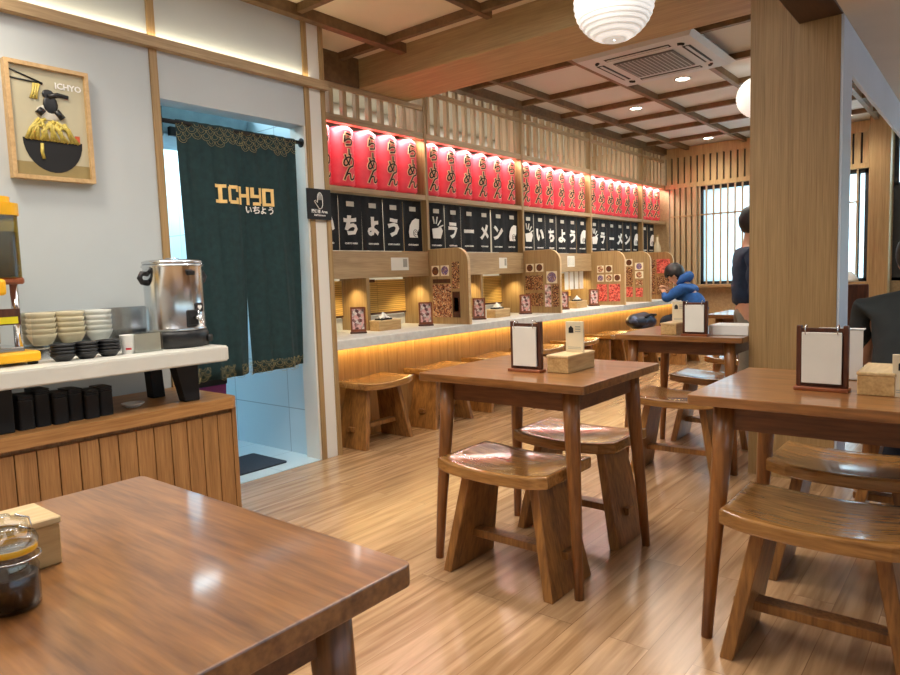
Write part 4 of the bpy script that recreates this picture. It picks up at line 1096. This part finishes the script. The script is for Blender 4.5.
def make_person(lab, loc, rz, J, top, bottom, shoe, hairlen=.0, sleeve=1.0, hood=False, scale=1.0, wide=.22, bulk=1.0):
    """J: joint positions in a local frame where the person faces +y"""
    t = thing('person', lab, 'person', loc, rz)
    t.scale = (scale,) * 3
    up = Vector(J['head']) - Vector(J['neck']); up.normalize()
    fw = Vector(J.get('face', (0, 1, 0))); fw = (fw - up * fw.dot(up)).normalized(); rt = fw.cross(up)
    hc = Vector(J['head'])
    V = [(J['pelvis'], .095), (J['waist'], .088), (J['chest'], .088), (J['upper'], .066), (J['neck'], .054), (tuple(hc - up * .07), .058), (tuple(hc), .082)]
    E = [(0, 1), (1, 2), (2, 3), (3, 4), (4, 5), (5, 6)]
    def add(p, r, to):
        V.append((tuple(p), r)); E.append((to, len(V) - 1)); return len(V) - 1
    add(hc + up * .055, .074, 6)
    hands = []
    for s, k in ((-1, 'l'), (1, 'r')):
        a = add(J['sho' + k], .058, 3); b = add(lerp(J['sho' + k], J['elb' + k], .5), .047, a); c = add(J['elb' + k], .040, b); d = add(lerp(J['elb' + k], J['wri' + k], .5), .036, c); e = add(J['wri' + k], .025, d)
        hd = Vector(J['wri' + k]) - Vector(J['elb' + k])
        hands += hand_chains(J['wri' + k], hd.normalized() if 'hdir' not in J else J['hdir'], J.get('palm', (0, 0, -1)), s)
        a = add(J['hip' + k], .085, 0); b = add(lerp(J['hip' + k], J['kne' + k], .5), .075, a); c = add(J['kne' + k], .056, b); d = add(lerp(J['kne' + k], J['ank' + k], .35), .054, c); e = add(J['ank' + k], .036, d)
        f = Vector(J['kne' + k]) * 0 + Vector((0, 1, 0)); add(Vector(J['ank' + k]) + f * .10 + Vector((0, 0, -.045)), .034, e)
    body = skin_mesh(V, E, 0, 2)
    # head shaped: displace vertices of the skull into a face
    for v in body.vertices:
        q = v.co - hc; f_, u_, r_ = q.dot(fw), q.dot(up), q.dot(rt)
        if -.14 < u_ < .16 and abs(f_) < .16 and abs(r_) < .13:
            g = max(0, 1 - abs(u_ + .02) / .09)
            v.co += fw * (.018 * (1 if f_ > 0 else -.6) * max(0, 1 - abs(u_) / .14)) - rt * r_ * .10 * max(0, 1 - abs(u_) / .14)
            if f_ > .03: v.co += fw * .014 * max(0, 1 - abs(u_ + .085) / .04)          # chin
    nose = skin_mesh([(tuple(hc + fw * .088 + up * .012), .009), (tuple(hc + fw * .112 - up * .022), .013), (tuple(hc + fw * .092 - up * .034), .010)], [(0, 1), (1, 2)], 0, 1)
    ears = []
    for s in (-1, 1):
        ears.append(skin_mesh([(tuple(hc + rt * s * .076 + up * .012 - fw * .004), .008), (tuple(hc + rt * s * .086 - up * .008 - fw * .010), (.008, .016)), (tuple(hc + rt * s * .076 - up * .034), .007)], [(0, 1), (1, 2)], 0, 1))
    obj('body', join_meshes([body, nose] + ears + hands), 'skin', t)
    for s in (-1, 1):
        MB().ball(tuple(hc + fw * .091 + rt * s * .031 + up * .006), .009, n=8).build('eye', 'dark', t)
        MB().tube([tuple(hc + fw * .094 + rt * s * .018 + up * .028), tuple(hc + fw * .090 + rt * s * .046 + up * .028)], .004, 5).build('brow', 'hair', t)
    MB().tube([tuple(hc + fw * .094 - rt * .022 - up * .062), tuple(hc + fw * .101 - up * .061), tuple(hc + fw * .094 + rt * .022 - up * .062)], .005, 6).build('mouth', plain('lips', (168, 96, 84), .5), t)
    # hair cap
    hb = bmesh.new(); bmesh.ops.create_uvsphere(hb, u_segments=26, v_segments=18, radius=1)
    kill = []
    for v in hb.verts:
        x, y, z = v.co
        jig = 1 + .035 * math.sin(x * 31 + z * 17) * math.sin(y * 27)
        p = hc + rt * x * .094 * jig + fw * (y * .112 * jig - .010) + up * (z * .112 * jig + .036)
        lo = (p - hc).dot(up); fr = (p - hc).dot(fw)
        if (fr > .045 and lo < .050) or lo < -.075 - hairlen or (fr > .0 and lo < -.005): kill.append(v)
        v.co = p
    bmesh.ops.delete(hb, geom=kill, context='VERTS')
    for f in hb.faces: f.smooth = True
    me = bpy.data.meshes.new('hair'); hb.to_mesh(me); hb.free(); h = obj('hair', me, 'hair', t)
    sd = h.modifiers.new('s', 'SOLIDIFY'); sd.thickness = .016; sd.offset = 0
    # top with sleeves
    P = 1.10
    V2 = [(lerp(J['pelvis'], J['waist'], .02), .132 * bulk), (J['waist'], .128 * bulk), (J['chest'], .142 * bulk), (J['upper'], .126 * bulk), (lerp(J['upper'], J['neck'], .5), .068)]
    E2 = [(0, 1), (1, 2), (2, 3), (3, 4)]
    for k in 'lr':
        n0 = len(V2); V2.append((J['sho' + k], .074)); E2.append((3, n0))
        V2.append((lerp(J['sho' + k], J['elb' + k], .5), .062)); E2.append((n0, n0 + 1))
        if sleeve > .5:
            V2.append((J['elb' + k], .056)); E2.append((n0 + 1, n0 + 2)); V2.append((lerp(J['elb' + k], J['wri' + k], .5), .050)); E2.append((n0 + 2, n0 + 3))
            V2.append((lerp(J['elb' + k], J['wri' + k], .93), .038)); E2.append((n0 + 3, n0 + 4))
        else:
            V2.append((lerp(J['sho' + k], J['elb' + k], .8), .060)); E2.append((n0 + 1, n0 + 2))
    me = skin_mesh(V2, E2, 0, 2)
    for v in me.vertices:
        v.co += Vector((0, 1, .2)) * .007 * math.sin(v.co.z * 52 + v.co.x * 24 + 2 * math.sin(v.co.x * 9)) + Vector((1, 0, 0)) * .003 * math.sin(v.co.z * 48 + v.co.y * 40)
    for v in me.vertices: v.co.x *= 1 + wide * math.exp(-(v.co.x / .17) ** 2)
    obj('top', me, top, t)
    if hood:
        n = Vector(J['neck'])
        MB().tube([tuple(n + rt * .10 + fw * .02 - up * .01), tuple(n + rt * .095 - fw * .07 + up * .01), tuple(n - fw * .115 + up * .005), tuple(n - rt * .095 - fw * .07 + up * .01), tuple(n - rt * .10 + fw * .02 - up * .01)], [.028, .048, .062, .048, .028], 12).build('hood', top, t)
    # trousers
    V3 = [(lerp(J['pelvis'], J['waist'], .4), .118), (J['pelvis'], .124)]; E3 = [(0, 1)]
    for k in 'lr':
        n0 = len(V3); V3 += [(J['hip' + k], .100), (lerp(J['hip' + k], J['kne' + k], .5), .088), (J['kne' + k], .072), (lerp(J['kne' + k], J['ank' + k], .5), .064), (lerp(J['kne' + k], J['ank' + k], .93), .056)]
        E3 += [(1, n0), (n0, n0 + 1), (n0 + 1, n0 + 2), (n0 + 2, n0 + 3), (n0 + 3, n0 + 4)]
    obj('trousers', skin_mesh(V3, E3, 1, 2), bottom, t)
    for k in 'lr':
        a = Vector(J['ank' + k])
        sm = skin_mesh([(tuple(a + Vector((0, -.03, -.03))), .044), (tuple(a + Vector((0, .06, -.045))), (.046, .04)), (tuple(a + Vector((0, .15, -.055))), (.042, .03))], [(0, 1), (1, 2)], 0, 2)
        z0 = min(v.co.z for v in sm.vertices)
        obj('shoe', sm, shoe, t)
    return t

SIT = dict(pelvis=(0, 0, .545), waist=(0, .035, .68), chest=(0, .085, .845), upper=(0, .12, .955), neck=(0, .15, 1.02), head=(0, .205, 1.135),
           shol=(-.165, .125, .935), shor=(.165, .125, .935), elbl=(-.215, .27, .735), elbr=(.215, .27, .735), wril=(-.10, .43, .80), wrir=(.09, .42, .83),
           hipl=(-.09, .03, .525), hipr=(.09, .03, .525), knel=(-.11, .41, .515), kner=(.11, .41, .515), ankl=(-.11, .33, .09), ankr=(.11, .36, .09), face=(0, 1, -.25))
# diner in the blue hoodie: hunched over the counter, eating
J1 = dict(SIT); J1.update(waist=(0, .05, .67), chest=(0, .12, .81), upper=(0, .18, .905), neck=(0, .225, .955), head=(0, .30, 1.045), shol=(-.165, .175, .89), shor=(.165, .175, .89),
          elbl=(-.21, .33, .765), elbr=(.21, .33, .765), wril=(-.10, .40, .84), wrir=(.08, .40, .865), face=(0, 1, -.45), palm=(0, .3, -1))
make_person('person in a blue hooded jacket hunched over the far end of the counter', (8.02, 2.70, 0), 0, J1, 'hoodie', 'jeans', 'black', hood=True)
# person in black seen from behind at the right edge, facing along the room
J3 = dict(SIT); J3.update(waist=(0, .05, .68), chest=(0, .11, .84), upper=(0, .16, .95), neck=(0, .20, 1.01), head=(0, .265, 1.115), shol=(-.185, .14, .925), shor=(.185, .14, .925),
          elbl=(-.215, .20, .68), elbr=(.215, .20, .68), wril=(-.13, .41, .80), wrir=(.12, .41, .80), face=(.1, 1, -.3))
make_person('person in a black T-shirt seated with back turned at the right edge', (3.27, .245, 0), -PI / 2, J3, 'blacktee', 'jeans', 'shoe', sleeve=.3, wide=.30, bulk=1.14)
# standing person half hidden behind the pillar
ST_ = dict(pelvis=(0, 0, .92), waist=(0, 0, 1.06), chest=(0, .01, 1.23), upper=(0, .01, 1.35), neck=(0, .02, 1.43), head=(0, .05, 1.56), shol=(-.175, 0, 1.35), shor=(.175, 0, 1.35),
           elbl=(-.22, -.01, 1.08), elbr=(.22, -.01, 1.08), wril=(-.22, .10, .86), wrir=(.22, .10, .86), hipl=(-.09, 0, .88), hipr=(.09, 0, .88), knel=(-.10, .03, .50), kner=(.10, -.02, .50),
           ankl=(-.10, -.02, .09), ankr=(.11, -.10, .09), face=(0, 1, -.1), palm=(1, 0, 0))
make_person('standing person in a dark blue top half hidden behind the pillar', (4.96, 1.345, 0), PI + .5, ST_, 'navy', 'khaki', 'shoe', hairlen=.02, scale=.90)
# dark bag lying on a stool
t = thing('bag', 'dark blue patterned bag lying on a stool under the counter', 'bag', (7.40, 3.17, .452))
m = MB(); m.ball((0, 0, .085), .27, .15, .095, 20)
for v in m.bm.verts:
    v.co.z = max(.0, v.co.z + .012 * math.sin(v.co.x * 22) * math.cos(v.co.y * 26)); v.co.x += .02 * math.sin(v.co.z * 40)
m.build('body', photo_mat('bag_fabric', [(14, 18, 30), (24, 34, 56), (16, 20, 34), (70, 90, 130)], 22), t)
MB().tube([(-.14, -.10, .14), (-.08, -.15, .17), (.04, -.16, .16), (.12, -.10, .14)], .012, 8).build('strap', 'blackmatte', t)
# ------------------------------------------------------------------ air conditioner
t = thing('ceiling_air_conditioner', 'square white ceiling cassette air conditioner between the battens', 'air conditioner', (5.24, 2.12, 2.715))
def frus(m, h0, h1, z0, z1):
    A = [m.bm.verts.new((sx * h0[0], sy * h0[1], z0)) for sx, sy in ((-1, -1), (1, -1), (1, 1), (-1, 1))]; B = [m.bm.verts.new((sx * h1[0], sy * h1[1], z1)) for sx, sy in ((-1, -1), (1, -1), (1, 1), (-1, 1))]
    fs = [m.bm.faces.new(A[::-1]), m.bm.faces.new(B)] + [m.bm.faces.new((A[k], A[(k + 1) % 4], B[(k + 1) % 4], B[k])) for k in range(4)]
    bmesh.ops.recalc_face_normals(m.bm, faces=fs)
m = MB(); frus(m, (.455, .43), (.49, .465), 0, .03); m.box((-.44, -.42, .03), (.44, .42, .085)); m.build('panel', 'ac', t)
MB().box((-.235, -.235, -.010), (.235, .235, .001), .004).build('grille', 'ac_grille', t)
m = MB()
for k in range(14): m.box((-.22, -.215 + k * .033, -.013), (.22, -.211 + k * .033, -.009))
m.build('grille_bars', 'ac', t)
for s in (-1, 1):
    MB().box((s * .335 - .03, -.25, -.002), (s * .335 + .03, .25, .002)).build('slot', 'dark', t)
    MB().box((-.25, s * .335 - .03, -.002), (.25, s * .335 + .03, .002)).build('slot', 'dark', t)
    MB().box((s * .335 - .012, -.24, -.006), (s * .335 + .012, .24, -.001), .002).build('louver', 'ac', t)
    MB().box((-.24, s * .335 - .012, -.006), (.24, s * .335 + .012, -.001), .002).build('louver', 'ac', t)
for sx in (-1, 1):
    for sy in (-1, 1):
        m = MB(); m.tube([(sx * (.335 + .03 * math.cos(a) - .03), sy * (.335 + .03 * math.sin(a) - .03), -.003) for a in [k * PI / 12 for k in range(7)]], .012, 6); m.build('corner_vent', 'dark', t)

# ------------------------------------------------------------------ round paper lamps
def ball_lamp(lab, loc, zc):
    R = .178
    t = thing('round_paper_lamp', lab, 'lamp', loc, 0, 'round white paper lamps')
    m = MB(); prof = []
    N = 36
    for k in range(N + 1):
        a = -PI / 2 + .22 + (PI - .44) * k / N
        r = R * (1 + (.02 if k % 2 else -.014)); prof.append((r * math.cos(a), r * math.sin(a) * .96))
    prof.insert(0, (.004, prof[0][1] - .002))
    m.lathe(prof, n=40, cap=False); m.build('shade', 'washi', t)
    MB().lathe([(.037, R * .93), (.042, R * .93), (.042, R * .95), (.037, R * .95)], n=20).build('ring', 'steel', t)
    MB().cone((0, 0, R * .93), (0, 0, zc - loc[2]), .004, n=8).build('cord', 'white', t)
    l = bpy.data.lights.new('lamp_light', 'POINT'); l.energy = 16; l.color = (1, .95, .88); l.shadow_soft_size = .12
    lo = bpy.data.objects.new('lamp_light', l); COL.objects.link(lo); lo.parent = t
    return t
ball_lamp('big round white paper lamp nearest the camera under the ceiling beam', (2.975, 1.392, 2.337), ZC)
ball_lamp('distant round white paper lamp half hidden behind the pillar', (6.30, 1.63, 2.562), ZF)

# ------------------------------------------------------------------ downlights
def downlight(lab, loc, energy, group='recessed ceiling downlights', col=(1, .90, .77), ang=2.4):
    t = thing('downlight', lab, 'downlight', loc, 0, group)
    MB().lathe([(.055, .002), (.072, .0), (.074, -.006), (.06, -.008), (.055, -.004)], n=24, cap=False).build('trim_ring', 'white', t)
    MB().cone((0, 0, -.004), (0, 0, .0), .057, n=24).build('lens', 'bulb', t)
    l = bpy.data.lights.new('spot', 'SPOT'); l.energy = energy; l.color = col; l.spot_size = ang; l.spot_blend = .9; l.shadow_soft_size = .14
    lo = bpy.data.objects.new('spot', l); COL.objects.link(lo); lo.parent = t; lo.location = (0, 0, -.03)
    return t
for x, y, lab in ((6.84, 2.97, 'bright downlight in the ceiling above the fourth bay'), (6.12, 2.22, 'bright downlight beside the air conditioner'), (9.08, 2.96, 'downlight nearest the far slat band left of the pillar'), (8.97, 1.36, 'downlight glimpsed right of the pillar')):
    downlight(lab, (x, y, ZF), 100 if x < 8 else 30)
DLX = [(-.5, 2.05), (.80, 2.85), (.82, 1.3), (2.28, 2.08), (2.3, 1.3)]
for k, (x, y) in enumerate(DLX): downlight('ceiling downlight over the near tables out of view, ' + ORD[k], (x, y, ZC), 62)
for k, (x, y) in enumerate(((.6, -.8), (2.6, -.8), (4.8, -.6), (7.0, -.6))):
    downlight('unseen downlight added in the lower ceiling by the storefront, ' + ORD[k], (x, y, 2.305), 30, 'downlights in the lower ceiling')  # unseen lamps, added to make up for the weaker side daylight

# ------------------------------------------------------------------ far right: chair
t = thing('dining_chair', 'dark wooden chair with a tall back right of the pillar', 'chair', (5.75, .93, 0), .2)
MB().box((-.2, -.2, .42), (.2, .2, .46), .006).build('seat', 'dkwood', t)
MB().box((-.21, -.19, .52), (-.18, .19, .97), .006).build('backrest', 'dkwood', t)
for sx in (-1, 1):
    for sy in (-1, 1): MB().taper((sx * .19, sy * .18, 0), (sx * .18, sy * .17, .42), .015, .015, .02, .02).build('leg', 'dkwood', t)
for sy in (-1, 1): MB().taper((-.19, sy * .17, .46), (-.195, sy * .17, .55), .016, .016, .016, .016).build('back_post', 'dkwood', t)
t = thing('rice_bowl', 'white bowl standing upside down on the far window ledge right of the pillar', 'bowl', (9.40, 1.42, .90))
MB().lathe([(.13, 0), (.125, .03), (.10, .08), (.06, .115), (.05, .125), (.01, .125)], n=24).build('bowl', 'white', t)
trim(MB().box((X1 - .2, 1.2, .862), (X1, 3.66, .90)), 'oak_y')

# ------------------------------------------------------------------ lights
def area(name, loc, size, energy, col, rot=(0, 0, 0), sy=None, spread=None):
    l = bpy.data.lights.new(name, 'AREA'); l.energy = energy; l.color = col
    l.shape = 'RECTANGLE'; l.size = size; l.size_y = sy or size
    if spread: l.spread = spread
    o = bpy.data.objects.new(name, l); COL.objects.link(o); o.location = loc; o.rotation_euler = rot
    return o
WARM = (1, .80, .52); COOL = (.78, .90, 1)
area('ceiling_fill', (1.3, 1.6, 2.64), 3.6, 34, (.96, .98, 1), (0, 0, 0), 2.0)  # added soft fill without a fixture, stands in for bounced light
area('ceiling_fill', (6.4, 2.2, 2.70), 4.2, 30, (1, .95, .86), (0, 0, 0), 2.0)  # same added fill over the far half, no fixture there
# led strip under the counter, washing the panel
area('counter_led', (6.18, 3.475, .668), 6.5, 13, (1, .74, .30), (0, 0, 0), .03)
# led over the lanterns, bay by bay
for i in range(5):
    a, b = BAY[i], BAY[i + 1] - .04
    area('rail_led', ((a + b) / 2, YC + .03, 2.238), b - a - .06, 7 * (b - a), (1, .93, .84), (.35, 0, 0), .03)
# spots under the hatch headers, one on each fin
for x in FIN:
    l = bpy.data.lights.new('hatch_spot', 'SPOT'); l.energy = 6; l.color = (1, .78, .42); l.spot_size = 1.9; l.spot_blend = .8; l.shadow_soft_size = .02
    o = bpy.data.objects.new('hatch_spot', l); COL.objects.link(o); o.location = (x - .12, YC + .11, 1.125)
# cove strip on the wall trim
area('cove_led', (.55, YL - .022, 2.345), 4.4, 3.2, (1, .84, .56), (PI, 0, 0), .03)
# kitchen and passage
area('kitchen_light', (6.2, 4.55, 2.84), 6.0, 75, (1, .95, .86), (0, 0, 0), .5)
area('kitchen_low', (6.2, 4.5, 1.6), 6.0, 10, (1, .86, .6), (0, 0, 0), .4)
area('passage_light', (2.1, 4.35, 2.43), .8, 46, (.70, .90, 1), (0, 0, 0), .8)
# daylight through the storefront and far windows
area('daylight_side', (3.8, YR - .7, 1.5), 10.5, 330, COOL, (-PI / 2, 0, 0), 2.6)
area('daylight_far', (X1 + .9, 1.2, 1.7), 6.0, 190, COOL, (0, PI / 2, 0), 2.2)
# sky
wd = bpy.data.worlds.new('World'); S.world = wd; wd.use_nodes = True
nt = wd.node_tree; bg = nt.nodes['Background']
sk = nt.nodes.new('ShaderNodeTexSky'); sk.sky_type = 'NISHITA'; sk.sun_disc = False; sk.sun_elevation = .9; sk.air_density = 1.2; sk.dust_density = 4
nt.links.new(sk.outputs[0], bg.inputs['Color']); bg.inputs['Strength'].default_value = .4

# ------------------------------------------------------------------ camera
cam = bpy.data.cameras.new('Camera'); cam.sensor_width = 36; cam.lens = 674.15 / 900 * 36; cam.clip_start = .02
co = bpy.data.objects.new('Camera', cam); COL.objects.link(co)
R_ = Vector((0.6279702, -0.77751345, -0.03355984)); D_ = Vector((-0.09073435, -0.03031787, -0.99541353)); F_ = Vector((0.77292995, 0.62813507, -0.08958589))
co.matrix_world = Matrix(((R_.x, -D_.x, -F_.x, 0), (R_.y, -D_.y, -F_.y, 0), (R_.z, -D_.z, -F_.z, 1.12), (0, 0, 0, 1)))
S.camera = co
S.view_settings.view_transform = 'Standard'; S.view_settings.look = 'None'; S.view_settings.exposure = 0.35
S.cycles.use_denoising = True
S.cycles.max_bounces = 8; S.cycles.transparent_max_bounces = 12; S.cycles.sample_clamp_indirect = 6
